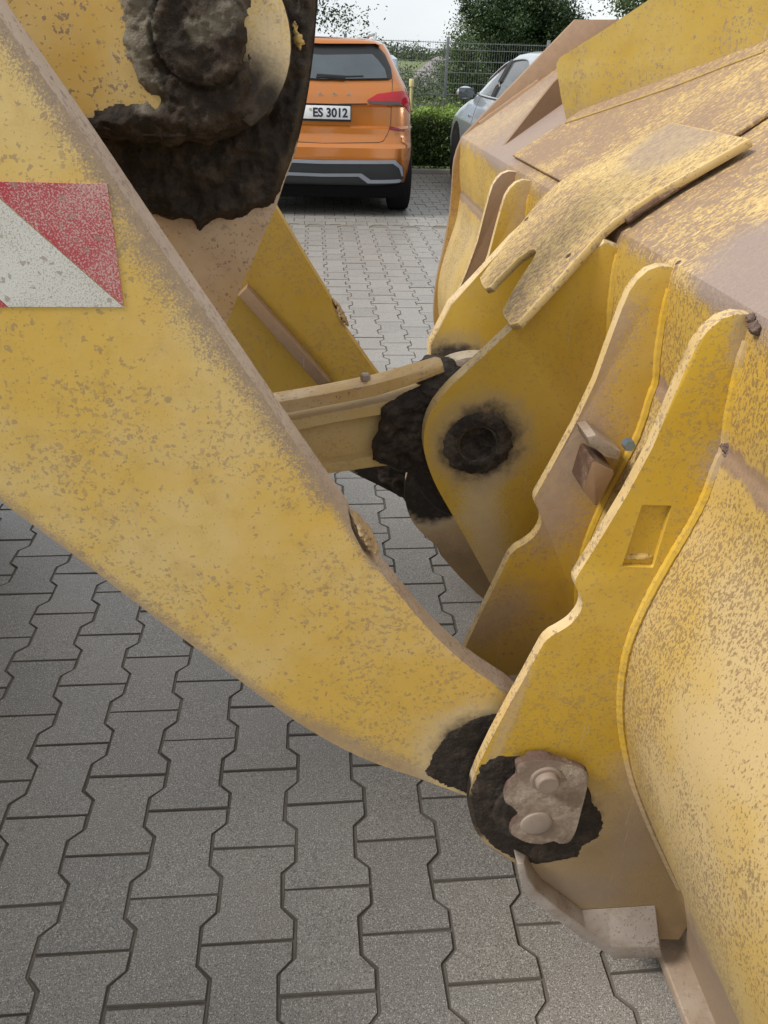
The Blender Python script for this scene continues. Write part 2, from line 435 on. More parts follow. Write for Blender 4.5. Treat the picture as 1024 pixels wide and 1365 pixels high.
M = {}
P_ARM_T = [A(x, y, .755) for x, y in ((0, 22), (200, 310), (300, 455), (440, 655), (500, 750), (580, 845), (680, 925))]
M['arm'] = paint('arm_paint', base=(.61, .395, .082), chalk=(.63, .46, .19), speck=.62, general=.22,
                 dust=[(P_ARM_T[0], P_ARM_T[1], .017, .92), (P_ARM_T[1], P_ARM_T[2], .026, .88), (P_ARM_T[2], P_ARM_T[3], .019, .9), (P_ARM_T[3], P_ARM_T[4], .010, .85), (P_ARM_T[4], P_ARM_T[6], .006, .7), (A(0, 668, .755), A(400, 965, .755), .012, .7), (A(400, 965, .755), A(565, 1036, .755), .02, .7)],
                 grease=[(A(640, 1000, .755), A(725, 1050, .755), .068, .018)], greasecol=(.045, .034, .025), halo=(.55, .45, .30), dustcol=(.235, .175, .135))
M['farm'] = paint('far_arm_paint', base=(.46, .285, .035), chalk=(.48, .31, .06), speck=.55, general=.15, grease=[(A(722, 1050, .755), A(600, 1010, .755), .10, .008)])  # wide grease mask also darkens the arm's end for its shadow
M['arm_edge'] = paint('arm_edge', base=(.44, .345, .28), chalk=(.52, .43, .35), speck=.8, general=.55, dustcol=(.30, .215, .165), fine=2.2)
M['rib'] = paint('rib_paint', base=(.52, .33, .040), chalk=(.56, .38, .09), speck=.5, general=.15,
                 dust=[((.43, 1.10), (.44, 1.215), .035, .6), ((.30, .37), (.50, .30), .09, .75)],
                 grease=[(A(650, 1050, .72), A(690, 1070, .72), .078, .012)], low=(.26, .46, .9, (.17, .115, .07)))  # low tone darkened: brown dirt plus shade painted in at the foot
M['rib2'] = paint('rib_paint_dusty', base=(.52, .32, .04), chalk=(.52, .36, .11), speck=.6, general=.25,
                  dust=[((.33, .87), (.345, 1.0), .055, .9), ((.37, 1.15), (.33, .98), .035, .8), ((.25, .66), (.29, .70), .04, .7)], dustcol=(.30, .21, .155))
M['rib_brown'] = paint('rib_paint_brown', base=(.26, .16, .09), chalk=(.30, .19, .11), speck=.5, general=.5, dustcol=(.27, .19, .14))
M['rim'] = paint('worn_edge', base=(.56, .39, .16), chalk=(.64, .50, .30), speck=.9, general=.55, dustcol=(.36, .26, .18), fine=2.2, grease=[(A(626, 1062, .72), A(640, 1125, .72), .030, .008), (A(640, 1125, .72), A(690, 1158, .72), .022, .006)])
M['fork_edge'] = paint('fork_edge', base=(.52, .35, .12), chalk=(.62, .46, .22), speck=.9, general=.5, dustcol=(.36, .27, .19))
PIN = (.284, .843)
M['lug'] = paint('lug_paint', base=(.54, .335, .032), chalk=(.55, .36, .07), speck=.35, general=.1,
                 grease=[(A(640, 592, 1.10), A(641, 588, 1.10), .062, .014)], greasecol=(.052, .040, .030), halo=(.34, .27, .18),
                 dust=[(A(630, 690, 1.10), A(660, 620, 1.10), .03, .55), (A(660, 780, 1.1), A(640, 660, 1.1), .035, .6)], dustcol=(.47, .39, .29))
M['grease'] = mud_mat('grease', dark=(.022, .016, .013), mid=(.07, .055, .043), amount=.2, rough=.6)
M['mud'] = mud_mat('dried_mud', dark=(.028, .020, .0145), mid=(.085, .062, .044), zone_c=(.27, .235, .18), amount=.5, rough=.82,
                   zone=[(A(175, 0, 1.0), A(170, 60, 1.0), .03, .85), (A(180, 80, 1.0), A(200, 125, 1.0), .018, .8), (A(270, 40, 1.0), A(320, 15, 1.0), .012, .6)])
M['mud2'] = mud_mat('dark_mud', dark=(.024, .0175, .0135), mid=(.060, .044, .033), amount=.25, rough=.62)
M['joint_mud'] = mud_mat('grey_mud', dark=(.22, .165, .125), mid=(.36, .29, .23), light=(.50, .43, .36), amount=.7, rough=.9)
M['joint_mud'].node_tree.nodes['Bump'].inputs['Strength'].default_value = .35
M['scar'] = paint('scar_paint', base=(.40, .27, .12), chalk=(.50, .38, .24), speck=1., general=.7, dustcol=(.33, .24, .18), fine=2)
M['weld'] = paint('weld_paint', base=(.55, .36, .10), chalk=(.60, .45, .2), speck=.9, general=.4, fine=2)
M['rust'] = mud_mat('rusty_dirt', dark=(.10, .055, .035), mid=(.22, .14, .09), light=(.45, .33, .18), amount=.6, rough=.9)
M['rustlump'] = mud_mat('rust_lump', dark=(.12, .075, .06), mid=(.26, .19, .16), light=(.45, .38, .33), amount=.6, rough=.9)
M['dusty'] = paint('dusty_steel', base=(.25, .18, .125), chalk=(.36, .30, .24), speck=.7, general=.65, dustcol=(.265, .215, .165), fine=1.6)
M['footgrey'] = paint('foot_steel', base=(.26, .21, .175), chalk=(.38, .335, .30), speck=1., general=.4, dustcol=(.20, .135, .09), fine=2.)
M['footrust'] = paint('foot_rust', base=(.30, .19, .10), chalk=(.36, .25, .16), speck=.8, general=.5, dustcol=(.22, .13, .07), fine=2.)
M['brown_plate'] = paint('brown_plate', base=(.30, .185, .10), chalk=(.33, .22, .14), speck=.5, general=.6, dustcol=(.28, .19, .135))
M['spill'] = paint('spill_guard_paint', base=(.40, .265, .042), chalk=(.42, .30, .08), speck=1., general=.3, dustcol=(.30, .20, .10), dust=[((.55, 1.31), (.78, 1.46), .012, .6)])
M['flaky'] = flaky('flaked_top', [((.50, .80, 1.27), .12, .9), ((.62, .70, 1.36), .06, .4)], -.05)
M['flaky_fork'] = flaky('flaked_fork', [((.55, 1.25, 1.34), .10, .6)], .03)
M['flaky_far'] = flaky('flaked_far', [((.50, 1.95, 1.28), .16, .9), ((.47, 2.3, 1.25), .25, .5)])
# ------------------------------------------------------------------ shell material: paint below the crest, flaked dust above it
k = NT('bucket_shell_paint')
sx = k.n('ShaderNodeSeparateXYZ'); k.L(k.P, sx.inputs[0])
big = k.noise(5, 4, .6); mid = k.noise(30, 5, .6); spr = k.noise(420, 2)
c = k.mix(k.smooth(big, .35, .65), (.49, .335, .10), (.51, .38, .185))
zr = k.smooth(k.math('ADD', sx.outputs['Z'], k.math('MULTIPLY', k.math('SUBTRACT', big, .5), .4)), 1.02, 1.10, 0, 1)
c = k.mix(zr, c, k.mix(big, (.49, .305, .04), (.51, .345, .09)))
clus = k.smooth(k.noise(6, 3, off=(3, 1, 2)), .3, .6)
stv = k.n('ShaderNodeMapping'); k.L(k.P, stv.inputs[0]); stv.inputs['Scale'].default_value = (1, 1, .6)
s1 = k.smooth(k.math('ADD', k.noise(330, 3, .6, vec=stv.outputs[0]), k.math('MULTIPLY', clus, .12)), .625, .69)
s2 = k.smooth(k.math('ADD', k.noise(120, 4, .7, vec=stv.outputs[0], off=(2, 2, 2)), k.math('MULTIPLY', clus, .11)), .66, .74)
sp = k.math('MULTIPLY', k.math('MAXIMUM', k.math('MULTIPLY', s1, .9), k.math('MULTIPLY', s2, .8)), .75)
c = k.mix(sp, c, k.mix(k.noise(25, 2), (.23, .145, .085), (.12, .08, .055)))
zz = k.math('ADD', sx.outputs['Z'], k.math('ADD', k.math('MULTIPLY', k.math('SUBTRACT', big, .5), .45), k.math('MULTIPLY', k.math('SUBTRACT', spr, .5), .12)))
c = k.mix(k.smooth(zz, .25, .6, .5, 0), c, (.52, .42, .29)); c = k.mix(k.smooth(zz, .20, .32, .9, 0), c, (.24, .17, .12))  # pale dust low down; brown heel band is dirt with painted shade
fc, ff = flaky_nodes(k, [((.49, .78, 1.26), .12, .9), ((.60, .60, 1.33), .10, .4), ((.50, 1.95, 1.28), .16, .9), ((.47, 2.3, 1.25), .25, .5)], -.05)
zt = k.math('ADD', sx.outputs['Z'], k.math('ADD', k.math('MULTIPLY', k.math('SUBTRACT', k.noise(22, 4), .5), .07), k.math('MULTIPLY', k.math('SUBTRACT', spr, .5), .03)))
tm = k.smooth(zt, 1.19, 1.215)
c = k.mix(tm, c, fc)
fd = k.smooth(k.math('ADD', k.segdist((.440, 1.060), (.442, 1.070)), k.math('MULTIPLY', k.math('SUBTRACT', k.noise(30, 4), .5), .03)), .004, .014, .85, 0)
c = k.mix(fd, c, (.25, .17, .13))
h = k.math('ADD', k.math('MULTIPLY', k.math('MULTIPLY', ff, tm), 2.), k.math('ADD', k.math('MULTIPLY', mid, .4), k.math('MULTIPLY', sp, .3)))
M['shell'] = k.done(c, .55, 0, k.bump(k.noise(6, 3), .3, .012, k.bump(h, .5, .0022)), .35)

M['tyre'] = flat_mat('tyre_rubber', (.010, .010, .0105), .9, bump=.3, spec=.2)
M['rim_steel'] = flat_mat('rim_steel', (.45, .46, .47), .35, .8)
M['bolt'] = paint('bolt_dusty', base=(.25, .195, .155), chalk=(.34, .28, .235), speck=.4, general=.5, dustcol=(.25, .19, .15))
M['blue_bolt'] = flat_mat('zinc_bolt', (.22, .30, .42), .35, .7)

# ------------------------------------------------------------------ ground: joint bed, pavers, soil, grass field
k = NT('joint_sand'); n = k.noise(60, 4); c = k.mix(n, (.10, .088, .072), (.22, .195, .16)); nn = k.noise(500, 3)
c = k.mix(k.smooth(k.noise(3, 4), .55, .7, 0, .6), c, (.055, .07, .03))
M['sand'] = k.done(k.mix(k.smooth(nn, .5, .7), c, (.20, .18, .15)), .95, 0, k.bump(nn, .6, .003))
M['joint'] = flat_mat('dirty_block_edge', (.12, .105, .088), .9, bump=.4, var=.4)
def concrete(name, tone=1.0):
    k = NT(name); oi = k.n('ShaderNodeObjectInfo'); ge = k.n('ShaderNodeNewGeometry')
    W = ge.outputs['Position']
    rnd = k.math('FRACT', k.math('ADD', oi.outputs['Random'], ge.outputs['Random Per Island']))
    a = k.noise(2.1, 5, .6, vec=W); b = k.noise(330, 3, .75, vec=W); d = k.noise(35, 5, .7, vec=W)
    c = k.mix(a, (.175*tone, .168*tone, .155*tone), (.285*tone, .272*tone, .25*tone))
    c = k.mix(k.smooth(rnd, .1, .9, 0, .5), c, (.25*tone, .225*tone, .20*tone)); c = k.mix(k.smooth(k.math('FRACT', k.math('MULTIPLY', rnd, 7.31)), .3, 1, 0, .4), c, (.14, .135, .13))
    c = k.mix(k.smooth(d, .45, .8, 0, .4), c, (.13*tone, .122*tone, .11*tone))
    c = k.mix(k.smooth(b, .52, .60, 0, .8), c, (.46*tone, .435*tone, .40*tone))
    c = k.mix(k.smooth(k.noise(400, 3, .7, vec=W, off=(3, 3, 3)), .54, .60, 0, .85), c, (.055, .048, .042))
    v = k.n('ShaderNodeTexVoronoi', feature='F1'); v.inputs['Scale'].default_value = 300; k.L(W, v.inputs['Vector'])
    sc_ = k.n('ShaderNodeSeparateColor'); k.L(v.outputs['Color'], sc_.inputs[0])
    g = k.math('MULTIPLY', k.smooth(sc_.outputs[0], .72, .95), k.smooth(v.outputs['Distance'], .16, .42, 1, 0))
    c = k.mix(k.math('MULTIPLY', g, .9), c, (.66, .64, .60))
    g2 = k.math('MULTIPLY', k.smooth(sc_.outputs[1], .90, .92), k.smooth(v.outputs['Distance'], .16, .45, 1, 0))
    c = k.mix(k.math('MULTIPLY', g2, .8), c, (.035, .03, .028))
    sp = k.smooth(k.noise(7, 2, vec=W, off=(8, 8, 8)), .73, .76); c = k.mix(k.math('MULTIPLY', sp, .5), c, (.06, .05, .045))
    return k.done(c, k.math('MULTIPLY_ADD', b, .2, .38), 0, k.bump(k.math('ADD', k.math('MULTIPLY', b, 1), k.math('MULTIPLY', g, .6)), .45, .0012), .7)
M['paver'] = concrete('concrete_paver')
M['paver_far'] = concrete('concrete_paver_bay', 1.05)

def sheet(name, pts, z, mat):
    bm = bmesh.new(); bm.faces.new([bm.verts.new((x, y, z)) for x, y in pts]); me = bpy.data.meshes.new(name); bm.to_mesh(me); bm.free()
    return new_obj(name, me, None, [mat])
pavement = sheet('pavement', [(-9, -4), (11, -4), (11, 11.4), (1.1, 11.4), (1.1, 17.2), (-9, 17.2)], -.0056, M['sand']); pavement['kind'] = 'structure'

LW, LL, LX, LY = .1492, .2, -.8945, 1.7216      # column pitch, block length, lattice origin
def paver_outline(g=.0017):
    a = .0130; h = LL/2-g; w1 = LW/2+a-g; w0 = LW/2-a-g; t0 = .038; t1 = .063
    right = [(w1, h), (w1, LL/2-t0), (w0, LL/2-t1), (w0, -(LL/2-t1)), (w1, -(LL/2-t0)), (w1, -h)]
    return right+[(-x, y) for x, y in right[::-1]]
def paver_mesh(name, seed):
    rnd = random.Random(seed); bm = bmesh.new(); o = paver_outline()
    jt = [(x+rnd.uniform(-.0012, .0012), y+rnd.uniform(-.0012, .0012)) for x, y in o]
    ch = .0024
    def inset(p, d):
        out = []
        for i in range(len(p)):
            q = Vector(p[i]); a = (q-Vector(p[i-1])).normalized(); b = (Vector(p[(i+1) % len(p)])-q).normalized()
            na = Vector((-a.y, a.x)); nb = Vector((-b.y, b.x)); m = (na+nb).normalized(); out.append(q-m*d/max(.5, m.dot(na))*(-1 if False else 1))
        return out
    top = inset(jt, ch)
    if abs(top[0].x) > abs(jt[0][0]): top = inset(jt, -ch)
    z = [rnd.uniform(-.0007, .0007) for _ in jt]
    vt = [bm.verts.new((p.x, p.y, z[i])) for i, p in enumerate(top)]
    vm_ = [bm.verts.new((p[0], p[1], -.0055)) for p in jt]
    vb = [bm.verts.new((p[0], p[1], -.016)) for p in jt]
    bm.faces.new(vt); n_ = len(jt)
    for i in range(n_):
        j = (i+1) % n_
        bm.faces.new((vt[i], vm_[i], vm_[j], vt[j])).material_index = 1; bm.faces.new((vm_[i], vb[i], vb[j], vm_[j])).material_index = 1
    bmesh.ops.recalc_face_normals(bm, faces=bm.faces)
    me = bpy.data.meshes.new(name); bm.to_mesh(me); bm.free(); me.materials.append(M['paver']); me.materials.append(M['joint']); return me
pv = [paver_mesh('paver', s) for s in range(12)]
G = [[(0, 690), (100, 760), (310, 905), (400, 970), (565, 1045), (640, 1070), (690, 1160), (700, 1195), (880, 1290), (930, 1365), (0, 1365)],
     [(430, 622), (500, 610), (600, 735), (665, 790), (632, 870), (575, 835), (490, 735)],
     [(375, 280), (600, 230), (590, 460), (500, 495), (440, 430)]]
YBAY = 7.62
cells = []
for i in range(-42, 66):
    for j in range(-40, 40):
        x = LX+i*LW; yj = LY-(j+(.5 if i % 2 else 0))*LL; y = yj+LL/2
        if not (-3.6 < y < YBAY-.02 and -6 < x < 8): continue
        pts = np.array([(x-.07, y-.1, 0), (x+.07, y-.1, 0), (x+.07, y+.1, 0), (x-.07, y+.1, 0)])
        area = 0
        if y > .25:
            q = topix(pts); c0 = q.mean(0)
            vis = max(float(poly_sd(np.array([p[0]]), np.array([p[1]]), g)[0]) for g in G for p in list(q)+[c0])
            if vis > 0 : area = abs(sum(q[a][0]*q[(a+1) % 4][1]-q[(a+1) % 4][0]*q[a][1] for a in range(4)))/2
        cells.append((area, x, y))
cells.sort(key=lambda c: -c[0])
rp = random.Random(3)
def paver_tf(x, y):
    return Matrix.Translation((x, y, rp.uniform(-.0016, .0010))) @ Matrix.Rotation(rp.gauss(0, .006), 4, 'Z') @ Matrix.Rotation(rp.gauss(0, .006), 4, 'X') @ Matrix.Rotation(rp.gauss(0, .006), 4, 'Y')
for ar, x, y in [c for c in cells[:300] if c[0] > 0]:
    o = bpy.data.objects.new('paver', pv[rp.randrange(12)]); sc.collection.objects.link(o); o.parent = pavement; o.matrix_local = paver_tf(x, y)
def joined(name, tfs, meshes, parent, mats, kind='stuff'):
    V = []; F = []; off = 0
    base = [(np.array([v.co[:] for v in m.vertices]), [tuple(p.vertices) for p in m.polygons]) for m in meshes]; MI = []; bmi = [[p.material_index for p in m.polygons] for m in meshes]
    for i, T in enumerate(tfs):
        bv, bf = base[i % len(base)]; t = np.array(T); vv = bv@t[:3, :3].T+t[:3, 3]
        V.append(vv); F += [tuple(a+off for a in f) for f in bf]; off += len(bv); MI += bmi[i % len(base)]
    me = bpy.data.meshes.new(name); me.from_pydata(np.concatenate(V).tolist(), [], F); me.update()
    me.polygons.foreach_set('material_index', MI); o = new_obj(name, me, parent, mats); o['kind'] = kind; return o
joined('paver_field', [paver_tf(x, y) for ar, x, y in cells[300:]], pv, pavement, [M['paver'], M['joint']])
# parking bay beyond: the same blocks turned a quarter
tf = []
for i in range(0, 31):
    for j in range(-30, 42):
        y = YBAY+.10+i*LW; x = (j+(.5 if i % 2 else 0))*LL
        if (y < 11.25 or x < 1.0) and y < 12.2 and -5.9 < x < 8: tf.append(paver_tf(x, y) @ Matrix.Rotation(R(90), 4, 'Z'))
joined('paver_bay', tf, pv, pavement, [M['paver_far'], M['joint']])

k = NT('field_ground'); W = k.n('ShaderNodeNewGeometry').outputs['Position']
n = k.noise(.35, 6, .65, vec=W); n2 = k.noise(6, 5, .7, vec=W)
c = k.mix(k.smooth(n, .35, .7), (.085, .13, .035), (.17, .18, .075)); c = k.mix(k.smooth(n2, .5, .8, 0, .5), c, (.22, .20, .12))
M['field'] = k.done(c, .95, 0, k.bump(n2, .6, .05))
ground = sheet('ground', [(-600, -300), (600, -300), (600, 900), (-600, 900)], -.05, M['field']); ground['kind'] = 'structure'

# ------------------------------------------------------------------ THE WHEEL LOADER
loader = empty('wheel_loader', 'yellow wheel loader with mud-caked tilt lever and lift arms reaching to the bucket', 'wheel loader', (-1.45, 1.235, 0))
AY0, AY1 = .755, .797
def arm_outline(Y):
    top = [(0, 22), (100, 163), (200, 310), (300, 455), (400, 600), (440, 656), (466, 692)]
    notch = [(470, 712), (482, 735), (497, 750)]
    top2 = [(530, 790), (580, 848), (630, 892), (680, 925)]
    bot = [(630, 1064), (565, 1040), (480, 1009), (400, 965), (310, 900), (200, 818), (100, 741), (50, 704), (0, 668)]
    T = AA(top, Y); N = AA(notch, Y); T2 = AA(top2, Y); B = AA(bot, Y)
    pin = A(722, 1050, Y)
    end = [(pin[0]+.085*math.cos(t), pin[1]+.085*math.sin(t)) for t in [R(a) for a in range(40, -100, -14)]]
    back = [(-.47, 1.19), (-.68, 1.42), (-1.1, 1.6), (-1.75, 1.62), (-1.75, 1.95), (-1.1, 2.0), (-.62, 1.93), (-.42, 1.76)]
    return catmull(T, 4)+N+catmull(T2, 4)+end+catmull(B, 4)+catmull(back, 4)
ao = arm_outline(AY0)
arm = plate('lift_arm', ao, AY0, AY1, loader, M['arm'], M['arm_edge'], .0018)
# the far arm is the same plate on the other side
bmf = arm.data.copy(); arm2 = new_obj('lift_arm', bmf, loader); arm2.location = (loader['_loc'][0]*-1, -loader['_loc'][1]+.895, 0)
arm2.data.materials.clear(); arm2.data.materials.append(M['farm']); arm2.data.materials.append(M['rim'])
arm2['label'] = 'far lift arm, deeper yellow'; FY = AY0+.895
# weld scar on the upper edge of each arm
def scar(dy, mat):
    pts = [(466, 690), (478, 706), (488, 722), (498, 738), (505, 748)]
    P = [onY(x, y, AY0) for x, y in pts]
    q = [Vector((float(p[0])+.001, AY0+.016+dy, float(p[2]))) for p in P]; C2 = []; rr = []
    for i in range(4):
        for t in np.linspace(0, 1, 10)[:-1]: C2.append(q[i].lerp(q[i+1], t))
    n_ = len(C2); bm = bmesh.new(); rings = []
    for i, p in enumerate(C2):
        w = math.sin(math.pi*(i+.5)/n_)**.45; ring = []
        tg = (C2[min(i+1, n_-1)]-C2[max(i-1, 0)]).normalized(); nr = Vector((-tg.z, 0, tg.x))*-1
        for k_ in range(18):
            a_ = 2*math.pi*k_/18; v = p+nr*math.cos(a_)*.0055*w+Vector((0, 1, 0))*math.sin(a_)*.017*w
            v += (v-p).normalized()*(.0055*mn.fractal(v*150, 1, 2, 5))*w; ring.append(bm.verts.new(v))
        rings.append(ring)
    for i in range(n_-1):
        for k_ in range(18): bm.faces.new((rings[i][k_], rings[i][(k_+1) % 18], rings[i+1][(k_+1) % 18], rings[i+1][k_]))
    bm.faces.new(rings[0][::-1]); bm.faces.new(rings[-1])
    return finish(bm, 'weld_scar', arm if dy == 0 else arm2, [M['scar']], 60)
def sub(parent, o):    # sub-part: share its part's frame
    o.parent = parent; o.location = (0, 0, 0); return o
s = scar(0, M['weld']); s.location = (0, 0, 0)
s = scar(.895, M['weld']); s.location = (0, -.895, 0)
# brown stiffener on the far arm
st = AA([(318, 392), (330, 380), (440, 506), (425, 512)], FY-.02)
o = plate('stiffener', st, FY-.035, FY-.001, arm2, M['brown_plate'], M['brown_plate'], .004); o.location = (0, -.895, 0)

# warning marking on the near arm: red and white retroreflective foil with mud spatter
def foil(name, col):
    k = NT(name); a = k.noise(560, 3, .7); b = k.dots(150, .3, .8, 4); g = k.noise(8, 3)
    sc2 = (.62, .50, .46) if col[0] > col[1]*2 else (.26, .24, .21)
    c = k.mix(k.smooth(k.math('ADD', a, k.math('MULTIPLY', k.math('SUBTRACT', g, .5), .5)), .53, .62, 0, .65), col, sc2)
    c = k.mix(k.math('MULTIPLY', b, .6), c, (.25, .19, .16)); c = k.mix(k.smooth(g, .4, .8, 0, .3), c, (.42, .35, .3))
    return k.done(c, .5, 0, k.bump(a, .35, .001), .4)
M['red'] = foil('red_foil', (.40, .035, .055)); M['white'] = foil('white_foil', (.62, .61, .57))
FYs = AY0-.0012
left = [A(-120, 238, AY0), A(-120, 412, AY0)]
for nm, pts, mt in (('red_stripe', [A(0, 243, AY0), A(143, 246, AY0), A(150, 300, AY0), A(165, 408, AY0), A(0, 264, AY0), A(-40, 228, AY0), A(-30, 243, AY0)], 'red'),
                    ('white_stripe', [A(-6, 259.5, AY0), A(164, 409, AY0), A(12, 408.5, AY0), A(-130, 292, AY0), A(-130, 150, AY0)], 'white'),
                    ('red_stripe', [A(-130, 293, AY0), A(11, 408.5, AY0), A(-130, 408, AY0)], 'red')):
    if mt == 'white': pts = [A(0, 264.6, AY0), A(165, 409, AY0), A(12, 408.5, AY0), A(-80, 330, AY0), A(-80, 242, AY0), A(-28, 242, AY0)]
    if nm == 'red_stripe' and len(pts) == 7: pts = [A(-27, 241.5, AY0), A(143, 245, AY0), A(151, 300, AY0), A(165, 407.5, AY0), A(1, 263.5, AY0)]
    if len(pts) == 3: pts = [A(-80, 331, AY0), A(11, 408.7, AY0), A(-80, 408, AY0)]
    o = plate(nm, pts, FYs, AY0+.002, arm, M[mt], None, 0); o.location = (0, 0, 0)

# grease on the arm end
o = crust('grease_layer', AA([(566, 1033), (578, 1003), (598, 978), (628, 960), (655, 950), (700, 948), (715, 1090), (640, 1066), (600, 1050)], AY0), AY0, .0018, arm, M['mud2'], .0022, .012, .003, .4, 60, 3, clip=ao); o.location = (0, 0, 0)

# tilt lever: big plate behind, cast eye in front, everything caked with mud
LYY = 1.06
lev = AA([(446, -120), (430, -40), (424, 0), (418, 70), (408, 140), (393, 205), (380, 240), (369, 274), (362, 290), (338, 345), (305, 425), (290, 470)], LYY)
lev = catmull(lev, 3)+[(-.19, .95), (-.26, .93), (-.33, .98), (-.45, 1.25), (-.5, 1.5), (-.42, 1.75), (-.2, 1.9), (0, 1.8)]
lever = plate('tilt_lever', lev, LYY, LYY+.05, loader, paint('lever_paint', base=(.52, .33, .15), chalk=(.58, .45, .32), speck=1., general=.65, dustcol=(.44, .33, .26), dust=[(A(230, 290, LYY), A(360, 275, LYY), .02, .6)], grease=[(A(300, 100, LYY), A(400, 60, LYY), .10, .01), (A(380, 60, LYY), A(440, -60, LYY), .08, .01)]), M['mud2'], .004)
o = crust('mud_crust', AA([(80, -60), (440, -100), (428, 0), (419, 80), (408, 150), (394, 210), (380, 246), (366, 270), (345, 278), (330, 284), (312, 291), (295, 292), (280, 299), (264, 305), (255, 296), (240, 293), (218, 291), (186, 276), (140, 240), (80, 150)], LYY), LYY, .016, lever, M['mud2'], .0030, .010, .005, .55, 32, 5, clip=lev); o.location = (0, 0, 0)
o = crust('paint_chip', AA([(387, 33), (392, 31), (399, 42), (404, 48), (405, 60), (399, 66), (394, 58), (390, 52), (391, 43)], LYY-.019), LYY-.019, .004, lever, M['weld'], .0018, .004, .004, .4, 90, 9); o.location = (0, 0, 0)
EY = .975
ec = A(268, 52, EY); er = .5*(A(388, 60, EY)[0]-A(148, 60, EY)[0])
eye = [(ec[0]+er*math.cos(R(a)), ec[1]+er*math.sin(R(a))) for a in range(100, -76, -8)]
eye += catmull([A(270, 180, EY), A(225, 182, EY), A(175, 179, EY), A(140, 172, EY), A(100, 160, EY), A(40, 130, EY), A(-60, 60, EY)], 3)+[(-.6, 1.6), (-.5, 1.75), (-.25, 1.72)]
eyeo = plate('cylinder_eye', eye, EY, LYY+.002, loader, paint('eye_paint', base=(.60, .38, .09), chalk=(.66, .50, .22), speck=1., general=.3,
             dust=[(A(360, 40, EY), A(372, 90, EY), .03, .6)], dustcol=(.56, .46, .32), grease=[(A(105, 176, EY), A(300, 182, EY), .012, .004), (A(336, 110, EY), A(300, 165, EY), .022, .016), (A(356, 128, EY), A(330, 170, EY), .02, .014)], greasecol=(.030, .022, .016), halo=(.30, .25, .19)), M['mud'], .028, seg=6)
pc = A(268, 46, EY); pr = .5*(A(332, 46, EY)[0]-A(206, 46, EY)[0])
def capb(x, z):
    d = math.hypot(x-pc[0], z-pc[1]); b = .0
    if d < pr: b = .010+.004*math.sqrt(max(0, 1-(d/pr)**2))
    if abs(d-pr) < .0022: b = -.004
    return b
o = crust('mud_crust', AA([(158, -60), (160, 20), (165, 60), (172, 85), (184, 108), (200, 122), (214, 133), (206, 139), (190, 140), (165, 136), (145, 140), (125, 152), (105, 164), (130, 172), (180, 178), (230, 181), (268, 178), (300, 170), (318, 158), (330, 140), (334, 118), (333, 90), (331, 60), (334, 20), (330, -60)], EY), EY, .009, eyeo, M['mud'], .0024, .012, .006, .6, 45, 2, base=capb); o.location = (0, 0, 0)
# mud rolled over the lower rim of the eye
pp = AA([(108, 165), (140, 176), (180, 183), (225, 186), (268, 183), (305, 173), (338, 152), (362, 125), (380, 92)], EY)
pp = catmull(pp, 5)
bm = bmesh.new(); rings = []
for i, (x, z) in enumerate(pp):
    ring = []; w = 1 if i < len(pp)-9 else (len(pp)-1-i)/9
    for kk in range(16):
        a = 2*math.pi*kk/16; r = .022*max(.15, w)
        p = Vector((x, EY+.030, z+.014)); t = Vector(pp[min(i+1, len(pp)-1)])-Vector(pp[max(i-1, 0)]); t.normalize(); nn_ = Vector((-t.y, 0, t.x))
        q = p+nn_*math.cos(a)*r+Vector((0, 1, 0))*math.sin(a)*r*1.35
        q += (q-p).normalized()*.007*mn.fractal(q*45, 1, 2, 4)*w
        ring.append(bm.verts.new(q))
    rings.append(ring)
for i in range(len(rings)-1):
    for kk in range(16): bm.faces.new((rings[i][kk], rings[i][(kk+1) % 16], rings[i+1][(kk+1) % 16], rings[i+1][kk]))
bmesh.ops.subdivide_edges(bm, edges=bm.edges, cuts=1, use_grid_fill=True)
for v in bm.verts: v.co += Vector((mn.noise(v.co*110), mn.noise(v.co*120), mn.noise(v.co*115)))*.0022
o = finish(bm, 'mud_roll', eyeo, [M['mud']], 80); o.location = (0, 0, 0)

# tilt link with its bent guard
LK = 1.15
def lk(name, px, y0, y1, mat, rim=None, bev=.004, Y=LK, par=None, tail=None):
    pts = AA(px, Y)
    if tail: pts += tail
    return plate(name, pts, y0, y1, par or loader, mat, rim or mat, bev)
M['link'] = paint('link_paint', base=(.55, .39, .16), chalk=(.62, .48, .26), speck=.4, general=.25, dustcol=(.5, .4, .3), dust=[(A(380, 550, LK), A(520, 525, LK), .012, .7)])
M['guard'] = paint('guard_paint', base=(.48, .30, .10), chalk=(.60, .46, .30), speck=1., general=.65, dustcol=(.36, .25, .17), fine=1.8)
web = lk('tilt_link', [(330, 575), (400, 563), (505, 546), (600, 530), (640, 620), (590, 612), (500, 618), (435, 630), (330, 640)], LK+.022, LK+.05, M['link'], bev=.004)
o = plate('flange', AA([(330, 572), (386, 561), (450, 549), (520, 534), (600, 511), (606, 532), (505, 553), (450, 562), (398, 573), (330, 585)], LK), LK, LK+.055, web, M['link'], M['link'], .005, seg=3); o.location = (0, 0, 0)
o = plate('flange', AA([(330, 634), (420, 622), (500, 608), (590, 594), (600, 616), (500, 622), (440, 631), (330, 648)], LK), LK, LK+.055, web, M['link'], M['link'], .005, seg=3); o.location = (0, 0, 0)
gd = lk('link_guard', [(320, 541), (365, 533), (430, 522), (496, 509), (500, 508), (540, 497), (583, 482), (590, 484), (592, 494), (545, 510), (501, 524), (497, 525), (440, 536), (387, 546), (320, 556)], LK-.012, LK+.030, M['guard'], bev=.007, par=None)
